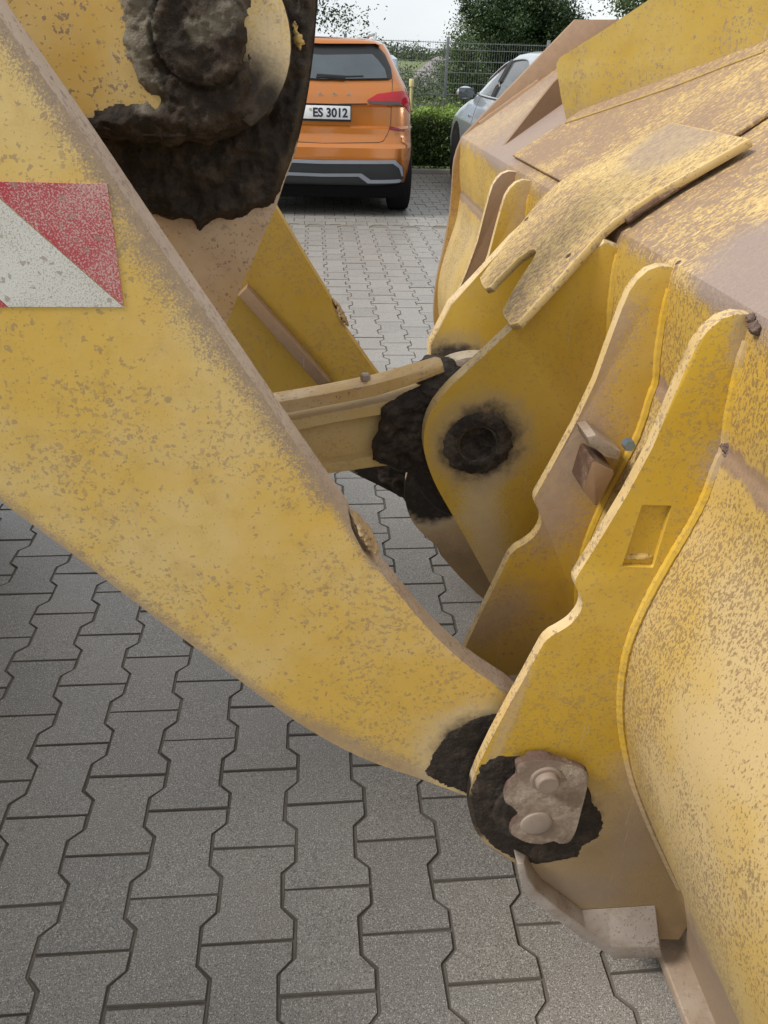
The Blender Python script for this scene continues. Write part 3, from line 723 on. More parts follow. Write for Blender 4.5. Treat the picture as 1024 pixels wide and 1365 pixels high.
tb = onY(487, 504, LK+.012); o = finish(lathe_bm([(0, .0), (.008, .0), (.008, .009), (.006, .011), (0, .011)], (tb[0], tb[1], tb[2]-.003), 'Z', 6), 'guard_bolt', gd, [M['bolt']]); o.location = (0, 0, 0)
crust('grease_mass', AA([(497, 612), (494, 596), (502, 580), (506, 560), (510, 542), (524, 532), (548, 520), (570, 508), (600, 496), (650, 480), (680, 560), (660, 650), (600, 650), (560, 636), (520, 624)], LK-.004), LK-.004, .012, loader, M['mud2'], .003, .012, .004, .6, 45, 11)
# eye of the link between the lugs, buried in grease
ex, ez = PIN; rad = .128
bm = bmesh.new(); N_, K_ = 96, 34
prof = [(0, 0), (.06, 0), (.08, 0), (rad-.018, .0), (rad-.006, .005), (rad, .016), (rad, .05), (rad, .09), (rad, .13), (rad, .16), (rad, .19), (rad-.01, .205), (.05, .205), (0, .205)]
lathe_bm([(max(r, .001), t) for r, t in prof], (ex, 1.13, ez), 'Y', 72, bm)
eyl = finish(bm, 'link_eye', loader, [paint('eye_collar_paint', base=(.50, .42, .30), chalk=(.62, .55, .44), speck=.5, general=.6, dustcol=(.3, .24, .2), grease=[((ex-.08, ez-.12), (ex-.1, ez+.05), .085, .015)])], 40)
def blob(name, c, s, mat, par, seed, amp=.25, sub_=5, freq=16, low=None):
    bm = bmesh.new(); bmesh.ops.create_icosphere(bm, subdivisions=sub_, radius=1)
    for v in bm.verts:
        d = v.co.normalized(); p = Vector((d.x*s[0], d.y*s[1], d.z*s[2]))
        f = 1+amp*mn.fractal(p*freq+Vector((seed, 0, 0)), 1, 2, 5)+amp*.25*mn.noise(p*freq*6)
        v.co = Vector(c)+p*f
    return finish(bm, name, par, [mat], 90)
gq = onY(545, 570, LK+.05)
o = blob('grease_lump', (float(gq[0])+.004, LK+.07, float(gq[2])), (.062, .075, .075), M['mud2'], eyl, 4, .22); o.location = (0, 0, 0)
gq = onY(585, 520, LK+.05)
o = blob('grease_lump', (float(gq[0]), LK+.07, float(gq[2])), (.05, .075, .05), M['mud2'], eyl, 8, .2); o.location = (0, 0, 0)
gq = onY(590, 610, LK+.08)
o = blob('grease_lump', (float(gq[0]), LK+.1, float(gq[2])), (.06, .07, .06), M['mud2'], eyl, 12, .2); o.location = (0, 0, 0)
# collar ring on top of the eye
bm = lathe_bm([(rad-.02, 0), (rad+.006, .0), (rad+.010, .006), (rad+.010, .022), (rad+.004, .028), (rad-.02, .028)], (ex, 1.235, ez), 'Y', 60)
o = finish(bm, 'seal_ring', eyl, [M['joint_mud']], 40); o.location = (0, 0, 0)
# grease on the far arm's end, with the shadow there painted in
fp_ = [(x, z) for x, z in AA([(566, 1033), (560, 1000), (590, 950), (655, 915), (720, 930), (790, 1040), (760, 1130), (700, 1150), (640, 1075)], AY0)]
o = crust('grease_layer', fp_, FY, .012, arm2, M['mud2'], .004, .012, .006, .5, 40, 7); o.location = (0, -.895, 0)

# pins of the bucket joints
for Ya, Yb in ((.70, .945), (1.60, 1.80)):
    c_ = A(722, 1052, .72)
    finish(lathe_bm([(.04, 0), (.04, Yb-Ya)], (c_[0], Ya+.012, c_[1]), 'Y', 24), 'arm_pin', loader, [M['bolt']])

# front frame, axle, wheels left of the picture; unseen body added for its shade
M['frame'] = paint('frame_paint', base=(.50, .30, .05), chalk=(.55, .36, .1), speck=.6, general=.4)
plate('front_frame', fillet([(-2.6, .55), (-1.35, .5), (-1.25, .8), (-1.3, 1.9), (-1.6, 2.2), (-2.6, 2.2)], .08), .85, 1.62, loader, M['frame'], None, .02)
M['dullblack'] = flat_mat('dull_black', (.006, .006, .006), .95, spec=.1)
M['cabgrey'] = flat_mat('cab_grey', (.05, .05, .055), .5)
M['glassdark'] = flat_mat('cab_glass', (.03, .035, .04), .08, 0, var=.02)
cab = plate('cab', fillet([(-4.1, .7), (-2.4, .7), (-2.2, 1.3), (-2.15, 1.9), (-2.35, 3.15), (-4.1, 3.2)], .1), .35, 2.1, loader, M['frame'], None, .04)  # unseen cab, made wide and tall to shade the near paving
o = finish(box_bm((-3.2, .34, 2.3), (1.1, .02, 1.2), .02), 'cab_window', cab, [M['glassdark']]); o.location = (0, 0, 0)
plate('engine_hood', fillet([(-6.4, .8), (-4.12, .8), (-4.12, 2.1), (-6.2, 2.0)], .15), .2, 2.25, loader, M['frame'], None, .05)  # unseen hood, part of the body added to block light
finish(lathe_bm([(.13, 0), (.16, .5), (.22, .9), (.16, 1.3), (.13, 1.8)], (-1.62, .335, .62), 'Y', 20), 'axle', loader, [M['frame']])
def wheel(xc, yc):
    bm = lathe_bm([(.30, 0), (.34, -.01), (.46, -.03), (.56, -.01), (.60, .05), (.61, .22), (.60, .38), (.56, .44), (.46, .46), (.34, .44), (.30, .43)], (xc, yc, .62), 'Y', 56)
    for q in range(22):
        for sd_ in (0, 1):
            a = 2*math.pi*(q+.5*sd_)/22; rot = Matrix.Rotation(-a, 3, 'Y') @ Matrix.Rotation(R(32 if sd_ else -32), 3, 'Z')
            c = Vector((math.cos(a)*.615, 0, math.sin(a)*.615))+Vector((xc, yc+(.11 if sd_ else .32), .62))
            g = bmesh.ops.create_cube(bm, size=1)['verts']
            for v in g: v.co = rot @ Vector((v.co.x*.05, v.co.y*.23, v.co.z*.06))+c
    w = finish(bm, 'front_wheel', loader, [M['tyre']], 40)
    o = finish(lathe_bm([(.001, .1), (.12, .09), (.14, .16), (.26, .17), (.31, .03), (.31, .4), (.1, .3), (.001, .3)], (xc, yc, .62), 'Y', 36), 'wheel_rim', w, [M['frame']]); o.location = (0, 0, 0)
for yy in (-.02, 1.98): plate('mudguard', catmull([(-2.42, .95), (-2.3, 1.25), (-2.0, 1.42), (-1.6, 1.47), (-1.25, 1.40), (-1.22, 1.43), (-1.6, 1.51), (-2.03, 1.46), (-2.34, 1.28), (-2.46, .95)], 3), yy, yy+.5, loader, M['frame'], None, .003)  # mudguards out of view, added to help shade the ground
wheel(-1.62, 2.0); wheel(-1.62, .02); wheel(-4.9, 2.0); wheel(-4.9, .02)

# ------------------------------------------------------------------ THE BUCKET
bucket = empty('loader_bucket', 'weathered yellow bucket with ribs and a forked stop plate, resting on the pavers', 'bucket', (.62, 1.235, 0))
YN, YF = .04, 2.46
# outer profile from the lip over the crest and round the back to the cutting edge
a35 = (math.cos(R(35)), math.sin(R(35)))
CR = np.array([.431, .72, 1.219])                        # a point of the crest line
prof = [(.431+.62*a35[0], 1.219+.62*a35[1]), (.431+.3*a35[0], 1.219+.3*a35[1]), (.431+.03*a35[0], 1.219+.03*a35[1]-.001)]
bend = [(.431+.018*a35[0]-.002, 1.219+.018*a35[1]-.003), (.4335, 1.2195), (.430, 1.208), (.4305, 1.195)]
back = [(.432, 1.165), (.436, 1.11), (.442, 1.072), (.4395, 1.055), (.434, .99), (.408, .895), (.393, .815), (.393, .745), (.408, .655), (.444, .545), (.492, .44), (.540, .345), (.585, .26)]
heel = [(.600, .225), (.622, .15), (.640, .075), (.645, .05), (.70, .032), (1.0, .028), (1.5, .022)]
outer = prof[:2]+prof[2:]+bend+catmull(back, 4)+heel
def offset_poly(P, d):
    out = []
    for i in range(len(P)):
        a = np.array(P[max(i-1, 0)]); b = np.array(P[min(i+1, len(P)-1)]); t = (b-a)/np.linalg.norm(b-a)
        out.append((P[i][0]-t[1]*d, P[i][1]+t[0]*d))
    return out
inner = offset_poly(outer, .014)
ys = np.linspace(YN, YF, 70)
bm = bmesh.new(); rows = []
for li, L_ in enumerate((outer, inner)):
    grid = []
    for i, (x, z) in enumerate(L_):
        row = []
        for y in ys:
            w = mn.noise(Vector((x*2.2, y*3.1, z*3.3)))*.0035+mn.noise(Vector((x*9, y*9, z*9)))*.0010 if 7 < i < len(L_)-4 else 0
            row.append(bm.verts.new((x+w, y, z)))
        grid.append(row)
    rows.append(grid)
    for i in range(len(L_)-1):
        for j in range(len(ys)-1): bm.faces.new((grid[i][j], grid[i+1][j], grid[i+1][j+1], grid[i][j+1]))
o_, i_ = rows
for i in range(len(outer)-1):
    for j in (0, -1): bm.faces.new((o_[i][j], o_[i+1][j], i_[i+1][j], i_[i][j]))
for i in (0, -1):
    for j in range(len(ys)-1): bm.faces.new((o_[i][j], o_[i][j+1], i_[i][j+1], i_[i][j]))
shell = finish(bm, 'shell', bucket, [M['shell']], 28)
# weld along the fold of the back, heel bar, cutting edge
finish(prism_bm(fillet([(.598, .030), (.598, .052), (.652, .056), (.652, .030)], .004), YN, YF, bevel=.002), 'heel_bar', bucket, [M['dusty'], M['dusty']])
plate('cutting_edge', [(1.28, .004), (1.5, .004), (1.62, .012), (1.5, .021), (1.28, .021)], YN-.02, YF+.02, bucket, M['dusty'], M['dusty'], .002)
# end plates: they stand a little proud of the shell; the far one rises over the top plate
def end_outline(Y):
    lo = AA([(606, 212), (603, 250), (600, 285), (592, 330), (583, 370), (579, 405), (579, 430), (583, 450)], YF)
    lo = [(x, z) for x, z in lo]
    return catmull([A(617, 182, YF)]+lo, 3)+[(.42, .52), (.50, .36), (.60, .12), (.64, .015), (1.5, .015), (1.45, .3), (1.15, .8), (1.08, 1.2), (1.0, 1.535), A(850, 26, YF), A(768, 26, YF), A(640, 158, YF)]
eo = end_outline(YF)
M['endp'] = paint('end_plate_paint', base=(.54, .31, .06), chalk=(.56, .38, .14), speck=.7, general=.35, dustcol=(.28, .19, .135), dust=[(A(640, 160, 2.46), A(768, 30, 2.46), .14, .9), (A(768, 30, 2.46), A(850, 30, 2.46), .2, .95)])
plate('end_plate', eo, YF, YF+.022, bucket, M['endp'], M['rib_brown'], .002)
plate('end_plate', [(x, z) for x, z in eo], YN-.022, YN, bucket, M['rib'], M['rim'], .002)
# ribs -------------------------------------------------------------
def rib_outline(Y=.72, low=True):
    up = [A(1012, 424, .72), A(1000, 419, .72), A(982, 418, .72), A(962, 425, .72), A(944, 440, .72), A(930, 458, .72), A(917, 486, .72), A(898, 530, .72), A(870, 597, .72), A(835, 662, .72), A(795, 728, .72), A(772, 764, .72)]
    ntc = catmull([A(767, 772, .72), A(768, 783, .72), A(776, 799, .72), A(774, 815, .72), A(762, 831, .72), A(746, 842, .72), A(732, 850, .72), A(722, 862, .72)], 4)
    dn = [A(718, 870, .72), A(700, 903, .72), A(678, 942, .72), A(655, 985, .72), A(638, 1020, .72)]
    hub = catmull([A(630, 1040, .72), A(625, 1062, .72), A(627, 1088, .72), A(637, 1112, .72), A(655, 1130, .72), A(686, 1151, .72)], 3)
    foot = [A(691, 1168, .692), A(702, 1190, .692), A(739, 1221, .692), A(776, 1247, .692), A(821, 1274, .692), A(882, 1273, .692)]
    right = [(.62, .10), (.625, .14), (.598, .24), (.55, .345), (.502, .44), (.455, .545), (.418, .655), (.403, .745), (.403, .815), (.418, .895), (.444, .99), (.450, 1.06), (.446, 1.11), (.442, 1.165), (.44, 1.2)]
    return up+ntc+dn+hub+foot+right
ro = rib_outline()
cutpx = [(856, 673), (896, 674), (871, 757), (829, 755)]
cp = AA(cutpx, .72)
M['ribn'] = paint('near_rib_paint', base=(.56, .35, .035), chalk=(.58, .39, .08), speck=.5, general=.15,
                  dust=[(A(990, 430, .72), A(985, 470, .72), .012, .6), (A(700, 1180, .72), A(800, 1190, .72), .05, .9), (A(640, 1060, .72), A(700, 900, .72), .010, .5), (A(850, 1020, .72), A(840, 1150, .72), .035, .65), (A(968, 600, .72), A(960, 620, .72), .022, .8)],
                  grease=[(A(660, 1080, .72), A(742, 1095, .72), .062, .018)], greasecol=(.045, .034, .025), halo=(.46, .34, .2), low=(.38, .56, .75, (.27, .20, .145)))
slotb = prism_bm(fillet(cp, .003), .70, .7275, bevel=0)
for f in slotb.faces: f.material_index = 0
rib = plate('rib', ro, .72, .737, bucket, M['ribn'], M['rim'], .003, seg=3, cut=[slotb])
rib['label'] = 'near rib with a rectangular slot'
def rib_copy(Y, mat, label):
    me = None
    o = plate('rib', ro, Y, Y+.016, bucket, mat, M['rim'], .0025); o['label'] = label; return o
rib_b = rib_copy(.915, M['rib2'], 'second rib, brown with dust'); rib_copy(1.62, M['rib'], 'third rib, clean yellow'); rib_copy(1.75, M['rib_brown'], 'far rib, brown all over')
# weld beads where ribs meet the shell
seam = [(.4345, 1.19), (.4335, 1.165), (.437, 1.11), (.4425, 1.072), (.4395, 1.05), (.433, .99), (.407, .895), (.392, .815), (.392, .745), (.407, .655), (.443, .545), (.49, .44), (.538, .345), (.585, .255)]
sm = catmull(seam, 6)
for Y in (.72, .915, 1.1, 1.4, 1.62, 1.75):
    weld('weld_bead', [(x-.001, Y-.002, z) for x, z in sm], .0060, bucket, M['ribn'] if Y == .72 else M['lug'], seed=Y)
    if Y < 1.2: weld('weld_bead', [(x-.003, Y+.028, z) for x, z in sm], .0065, bucket, M['rib'], seed=Y+9)
# dirt lumps where the fold meets the ribs
for (px, py, Y, s) in ((968, 597, .715, .012), (972, 606, .713, .014), (905, 355, .915, .009), (1000, 424, .715, .010), (1006, 436, .70, .011), (900, 402, .913, .004)):
    p = onY(px, py, Y); blob('dirt_lump', tuple(float(v) for v in p), (s*.5, s*.45, s*.65), M['rustlump'], bucket, px*.1, .6, 3, 120)
# small scraps caught in the slot
p = A(852, 750, .72); blob('dirt_lump', (p[0], .729, p[1]+.004), (.017, .006, .005), M['weld'], bucket, 2, .4, 3, 90)

# central lugs
def lug_outline():
    Y = 1.10
    up = [A(805, 318, Y), A(745, 375, Y), A(690, 432, Y), A(640, 479, Y), A(604, 512, Y)]
    hub = catmull([A(600, 516, Y), A(582, 537, Y), A(570, 560, Y), A(565, 586, Y), A(568, 612, Y), A(578, 640, Y), A(588, 660, Y)], 3)
    dn = [A(618, 712, Y), A(655, 780, Y), (.36, .50), (.46, .47)]
    right = [(.503, .44), (.455, .545), (.418, .655), (.403, .745), (.403, .815), (.418, .895), (.444, .99), (.450, 1.06), (.446, 1.11), (.442, 1.165), (.44, 1.2)]
    return up+hub+dn+right
lo_ = lug_outline()
hc = A(637, 592, 1.10)
nose = [p for p in lo_ if not (p[0] < .215 and p[1] < 1.0)]
ni = max(i for i, p in enumerate(nose) if p[1] >= 1.0 and i < 12)
lo2 = nose[:ni+1]+[(.212, .955), (.214, .88), (.24, .78)]+nose[ni+1:]
for Y in (1.10, 1.40):
    cc = [lathe_bm([(.030, 0), (.030, .03)], (hc[0], Y-.005, hc[1]), 'Y', 30)]
    lug = plate('lug', lo_ if Y < 1.2 else lo2, Y, Y+.028, bucket, M['lug'], M['rim'], .005, seg=3, cut=cc if Y < 1.2 else None)
    if Y < 1.2:
        o = crust('grease_ring', [(hc[0]+.057*math.cos(t), hc[1]+.055*math.sin(t)) for t in np.linspace(0, 2*math.pi, 24)[:-1]], Y, .0035, lug, M['grease'], .0020, .014, .004, .7, 60, 4,
                  base=lambda x, z: (-.020 if math.hypot(x-hc[0], z-hc[1]) < .0275 else (.001 if math.hypot(x-hc[0], z-hc[1]) > .033 else -.006))); o.location = (0, 0, 0)

# forked stop plate welded over the crest: plane 1 follows the top plate, plane 2 the steeper tines
def frame2(p, u, v, n):
    p, u, v, n = [Vector(q) for q in (p, u, v, n)]
    return lambda a, b, t: p+u*a+v*b+n*t
n35 = np.array([-a35[1], 0, a35[0]]); CT = CR+n35*.012
def on35(px, py, lift=.0):
    q = onP(px, py, CR+n35*lift, n35); d = q-CR; return (float(d[0]*a35[0]+d[2]*a35[1]), float(q[1]))
TH = .013; lift = .021
a45 = (math.cos(R(45)), math.sin(R(45))); n45 = np.array([-a45[1], 0, a45[0]])
K1 = CR+n35*lift                                  # top surface of the plate at the bend (s = 0)
def on45(px, py):
    q = onP(px, py, K1, n45); d = q-K1; return (float(d[0]*a45[0]+d[2]*a45[1]), float(q[1]))
up = [on35(829, 286, lift), on35(1000, 184, lift), on35(895, 162, lift)]
YA, YB = on45(790, 318)[1], on45(725, 255)[1]
f35 = lambda s, y, t: (K1[0]+s*a35[0]-t*a35[1]*1., y, K1[2]+s*a35[1]+t*a35[0])
f45 = lambda s, y, t: (K1[0]+s*a45[0]-t*a45[1], y, K1[2]+s*a45[1]+t*a45[0])
low = [on45(800, 310)]+[on45(*p) for p in ((740, 376), (690, 430), (679, 433), (671, 422), (669, 413), (690, 375), (710, 345))]
nt = [on45(*p) for p in ((714, 336), (711, 332), (706, 333), (690, 344), (662, 372), (654, 382), (646, 385), (641, 378), (639, 370), (650, 355), (690, 302))]
Yl = nt[-1][1]
low += nt
lowp = [(0., low[0][1]-.0)]+low+[(0., on45(722, 263)[1])]
# both halves in one mesh, bent at the crest
upp = [(0., lowp[0][1]), (.055, up[0][1]), up[1], up[2], (0., lowp[-1][1])]
def bent(s, y, t):
    w = 1/(1+math.exp(-max(-60, min(60, s/.012)))); a = np.array(f45(s, y, t)); b = np.array(f35(s, y, t)); return tuple(a*(1-w)+b*w)
outline = lowp[1:-1][::1]
outline = [(p[0], p[1]) for p in lowp[1:-1]]+[(-.03, lowp[-1][1]), (-.01, lowp[-1][1]), (.01, lowp[-1][1]), (.03, lowp[-1][1])]+[up[2], up[1]]+[(.06, up[0][1]+.002), (.045, up[0][1]), (.03, lowp[0][1]+.002), (.015, lowp[0][1]), (-.015, lowp[0][1])]
bm = bmesh.new()
vt = [bm.verts.new((a, b, 0)) for a, b in outline]; f = bm.faces.new(vt)
bmesh.ops.recalc_face_normals(bm, faces=bm.faces)
for cx in (-.09, -.06, -.04, -.025, -.012, 0, .012, .025, .04):
    bmesh.ops.bisect_plane(bm, geom=bm.verts[:]+bm.edges[:]+bm.faces[:], plane_co=(cx, 0, 0), plane_no=(1, 0, 0))
ret = bmesh.ops.extrude_face_region(bm, geom=bm.faces[:])
for v in [g for g in ret['geom'] if isinstance(g, bmesh.types.BMVert)]: v.co.z = -TH
bmesh.ops.recalc_face_normals(bm, faces=bm.faces)
es = [e_ for e_ in bm.edges if len(e_.link_faces) == 2 and abs(e_.link_faces[0].normal.dot(e_.link_faces[1].normal)) < .3 and abs(e_.verts[0].co.z-e_.verts[1].co.z) < 1e-6]
for f in bm.faces: f.material_index = 0 if abs(f.normal.z) > .5 else 1
bmesh.ops.bevel(bm, geom=es, offset=.003, segments=2, profile=.5, affect='EDGES', material=1)
for v in bm.verts: v.co = bent(v.co.x, v.co.y, v.co.z)
fork = finish(bm, 'fork_plate', bucket, [M['flaky_fork'], M['fork_edge']], 40)
for px, py in ((702, 292), (758, 341)):
    s_, y_ = on45(px, py); c0 = Vector(bent(s_, y_, -.004))
    g = lathe_bm([(.0045, .0), (.0045, .0045)], (0, 0, 0), 'Z', 14)
    for v in g.verts: v.co = Matrix.Rotation(R(-45), 3, 'Y') @ v.co+c0
    o = finish(g, 'dark_hole_disc', fork, [M['rust']]); o.location = (0, 0, 0)  # rust-coloured disc drawn in place of a small dark hole
# cracked dirt and weld under the long edge of the fork plate
wp = [onP(x, y+5, CR+n35*.010, n35) for x, y in ((835, 290), (870, 266), (905, 243), (940, 222), (975, 201), (1002, 186))]
weld('weld_bead', [tuple(float(v) for v in p) for p in wp], .0048, bucket, M['rust'], .004)
# cover plate on the top plate, ends at the thin line beyond the middle
fr35 = lambda s, y, t: (CR[0]+s*a35[0]-t*a35[1], y, CR[2]+s*a35[1]+t*a35[0])
l0 = on35(684, 207, .006); l1 = on35(754, 163, .006)
plate('cover_plate', [(.022, 1.16), (.6, 1.16), (.6, l1[1]-.01), (l1[0], l1[1]), (.022, l0[1])], .002, .0085, bucket, M['flaky'], M['flaky'], .002, fr=fr35)
# gusset and spill guard on the top plate
g0 = A(669, 197, 2.03); g1 = A(746, 144, 2.03); g2 = A(738, 110, 2.03)
plate('gusset', [g0, (g1[0]+.02, g1[1]+.008), (g2[0]+.02, g2[1]+.02), g2], 2.03, 2.045, bucket, M['brown_plate'], M['rib_brown'], .0015)
b0 = onP(754, 161, CR, n35); b1 = onP(1024, 62, CR, n35); d_ = (b1-b0); d_[2] = 0; d_ /= np.linalg.norm(d_)
nn_ = np.array([d_[1], -d_[0], 0.]);
def onV(px, py): q = onP(px, py, b0, nn_); return (float((q-b0)@d_), float(q[2]-b0[2]))
gl = fillet([onV(755, 163), onV(748, 130), onV(741, 86), (*onV(747, 76),), onV(800, 43), onV(866, -1), onV(960, -50), onV(1150, -110), onV(1150, 40), onV(1024, 66), onV(900, 114), onV(850, 131), onV(806, 146)], .012, 3)
frV = lambda a, b, t: tuple(np.array([b0[0], b0[1], b0[2]])+d_*a+np.array([0, 0, 1.])*b-nn_*t)
plate('spill_guard', gl, 0, .012, bucket, M['spill'], M['rim'], .002, fr=frV)
wq = [onP(x, y+1, CR+n35*.009, n35) for x, y in ((755, 163), (806, 146), (850, 131), (900, 114), (960, 90), (1024, 66))]
weld('weld_bead', [tuple(float(v) for v in p) for p in wq], .0035, bucket, M['spill'], .006)
p0 = onP(640, 166, CR, n35); p1 = onP(737, 109, CR, n35)
weld('weld_bead', [(float(p0[0]), YF-.004, float(p0[2])), (float(p1[0]), YF-.004, float(p1[2]))], .008, bucket, M['brown_plate'], .008)

# foot block at the bottom of the near rib
FB = .692
ft = AA([(690, 1152), (694, 1174), (701, 1193), (738, 1224), (775, 1251), (820, 1279), (884, 1277)], FB)
fi = AA([(699, 1150), (704, 1170), (714, 1186), (745, 1212), (781, 1238), (815, 1262), (880, 1262)], FB)
bi = AA([(703, 1140), (712, 1158), (722, 1172), (748, 1190), (776, 1212), (812, 1210), (874, 1206)], .7195)
bm = bmesh.new(); n_ = len(ft)
vo = [bm.verts.new((x, FB, z)) for x, z in ft]; vi = [bm.verts.new((x, FB, z)) for x, z in fi]
wb = [bm.verts.new((x, .7195, z)) for x, z in ft]; wi = [bm.verts.new((x, .7195, z)) for x, z in bi]
for i in range(n_-1):
    for a_, b_ in ((vo, vi), (vi, wi), (wi, wb), (wb, vo)): bm.faces.new((a_[i], a_[i+1], b_[i+1], b_[i]))
for i in (0, -1): bm.faces.new((vo[i], vi[i], wi[i], wb[i]))
bmesh.ops.recalc_face_normals(bm, faces=bm.faces)
bmesh.ops.bevel(bm, geom=bm.edges[:], offset=.0022, segments=2, profile=.5, affect='EDGES')
finish(bm, 'foot_block', bucket, [M['footgrey']], 40)
# stop block between the first two ribs
sb = AA([(794, 618), (824, 634), (799, 682), (781, 660)], .85)
blk = plate('stop_block', fillet(sb, .003), .862, .914, bucket, M['rib_brown'], M['rust'], .003)
o = plate('block_cap', AA([(788, 590), (800, 587), (834, 610), (830, 624), (812, 616), (791, 602)], .85), .866, .914, blk, M['dusty'], M['dusty'], .003); o.location = (0, 0, 0)
p = onY(840, 595, .88); o = finish(lathe_bm([(.001, 0), (.008, 0), (.008, .012), (.001, .012)], tuple(float(v) for v in p), 'Y', 6), 'zinc_bolt', blk, [M['blue_bolt']]); o.location = (0, 0, 0)

# pin retainer on the near rib
c_ = A(726, 1078, .712)
col = finish(lathe_bm([(.001, 0), (.066, 0), (.072, .002), (.074, .007), (.074, .010)], (c_[0]-.002, .7105, c_[1]-.004), 'Y', 48), 'pin_collar', bucket, [M['mud2']], 40)
crust('grease_layer', AA([(627, 1050), (641, 1020), (664, 1007), (700, 1008), (720, 1012), (782, 1060), (800, 1082), (806, 1098), (797, 1116), (778, 1128), (770, 1142), (745, 1147), (718, 1152), (690, 1149), (655, 1128), (634, 1100)], .72), .72, .0022, bucket, M['mud2'], .0020, .010, .003, .5, 80, 6, clip=ro,
      base=lambda x, z: max(0, .010*(1-max(0, (math.hypot(x-c_[0], z-c_[1])-.060)/.012))) if math.hypot(x-c_[0], z-c_[1]) < .072 else 0)
pp = AA([(688, 1018), (706, 1013), (730, 1011), (760, 1018), (783, 1028), (782, 1050), (775, 1078), (768, 1104), (760, 1121), (745, 1124), (738, 1119), (722, 1125), (700, 1121), (690, 1116), (680, 1110), (683, 1098), (691, 1090), (688, 1078), (679, 1072), (673, 1068), (674, 1054), (680, 1044), (690, 1036)], .700)
pinp = plate('pin_plate', catmull(pp, 3, True), .6985, .7085, bucket, M['joint_mud'], M['rustlump'], .0012, seg=2)
cb = A(730, 1044, .69)
bm = lathe_bm([(.001, .0098), (.0212, .0098), (.0228, .0106), (.0228, .0150), (.001, .0150)], (cb[0], .6850, cb[1]), 'Y', 40)
lathe_bm([(.001, 0), (.0142, 0), (.0160, .0010), (.0166, .0028), (.0166, .0102)], (cb[0], .6850, cb[1]), 'Y', 24, bm)
o = finish(bm, 'bolt', pinp, [M['bolt']], 25); o.location = (0, 0, 0)
cb2 = A(716, 1100, .695)
o = finish(lathe_bm([(.001, .001), (.018, 0), (.0225, .0015), (.0245, .004), (.0245, .010)], (cb2[0], .6950, cb2[1]), 'Y', 32), 'pin_end', pinp, [M['bolt']], 25); o.location = (0, 0, 0)
o = blob('dirt_cap', (A(722, 1017, .70)[0], .711, A(722, 1017, .70)[1]), (.024, .008, .010), M['rustlump'], bucket, 3, .3, 3, 60)

# ------------------------------------------------------------------ CARS
def superpt(hw, yr, yf, th, n=6):
    c, s_ = math.cos(th), math.sin(th); m = (yr+yf)/2; h = (yf-yr)/2
    return hw*math.copysign(abs(c)**(2/n), c), m+h*math.copysign(abs(s_)**(2/n), s_)
class Body:
    def __init__(s, cx, y0, rows, n=9):
        s.cx, s.y0, s.n = cx, y0, n; a = np.array(rows, float); s.z, s.h, s.r, s.f = a[:, 0], a[:, 1], a[:, 2], a[:, 3]
    def q(s, z): return float(np.interp(z, s.z, s.h)), float(np.interp(z, s.z, s.r)), float(np.interp(z, s.z, s.f))
    def rear(s, x, z, off=0):         # x from the car's middle
        h, r, f = s.q(z); m = (r+f)/2; L = (f-r)/2; t = min(.999, abs(x)/h)
        return Vector((s.cx+x, s.y0+m-L*(1-t**s.n)**(1/s.n)-off, z))
    def side(s, y, z, off=0, sgn=-1):
        h, r, f = s.q(z); m = (r+f)/2; L = (f-r)/2; t = min(.999, abs(y-s.y0-m)/L)
        return Vector((s.cx+sgn*(h*(1-t**s.n)**(1/s.n)+off), y, z))
    def mesh(s, name, parent, mat, extra=40):
        zs = np.linspace(s.z[0], s.z[-1], extra); bm = bmesh.new(); rings = []; T = []
        for k_ in range(4):
            for i in range(28): T.append(k_*math.pi/2+math.pi/2*(i/28))
        for z in sorted(set(list(zs)+list(s.z))):
            h, r, f = s.q(z); rings.append([bm.verts.new((s.cx+superpt(h, r, f, t, s.n)[0], s.y0+superpt(h, r, f, t, s.n)[1], z)) for t in T])
        n_ = len(T)
        for i in range(len(rings)-1):
            for k_ in range(n_): bm.faces.new((rings[i][k_], rings[i][(k_+1) % n_], rings[i+1][(k_+1) % n_], rings[i+1][k_]))
        bm.faces.new(rings[0][::-1]); bm.faces.new(rings[-1])
        return finish(bm, name, parent, [mat], 24)
    def px_rear(s, px, py):
        Y = s.y0
        for _ in range(6):
            x, z = A(px, py, Y); Y = s.rear(x-s.cx, z).y
        return (x-s.cx, z)
    def px_side(s, px, py):
        X = s.cx-.9
        for _ in range(8):
            d = ray(px, py); q = CO+d*(X/d[0]); X = .5*X+.5*s.side(float(q[1]), float(q[2])).x
        return (float(q[1]), float(q[2]))
def patch(name, poly, fn, off, parent, mat, cuts=3, thick=.012):
    bm = bmesh.new(); bm.faces.new([bm.verts.new((a, b, 0)) for a, b in poly])
    bmesh.ops.triangulate(bm, faces=bm.faces[:]); bmesh.ops.subdivide_edges(bm, edges=bm.edges[:], cuts=cuts, use_grid_fill=True)
    r_ = bmesh.ops.extrude_face_region(bm, geom=bm.faces[:])
    mv = [g for g in r_['geom'] if isinstance(g, bmesh.types.BMVert)]
    for v in mv: v.co.z = -thick
    for v in bm.verts: v.co = fn(v.co.x, v.co.y, off+v.co.z)
    return finish(bm, name, parent, [mat], 40)
def carpaint(name, col, metal=.35, rough=.28):
    k = NT(name); k.b.inputs['Coat Weight'].default_value = .8; k.b.inputs['Coat Roughness'].default_value = .06
    d = k.noise(7, 4); c = k.mix(k.smooth(d, .4, .8, 0, .12), col, (.3, .27, .23)); return k.done(c, rough, metal)
M['orange'] = carpaint('orange_car_paint', (.50, .165, .026), .45, .2); M['silver'] = carpaint('silver_car_paint', (.46, .52, .57), .5)
M['pale'] = carpaint('pale_blue_car_paint', (.42, .52, .66), .1)
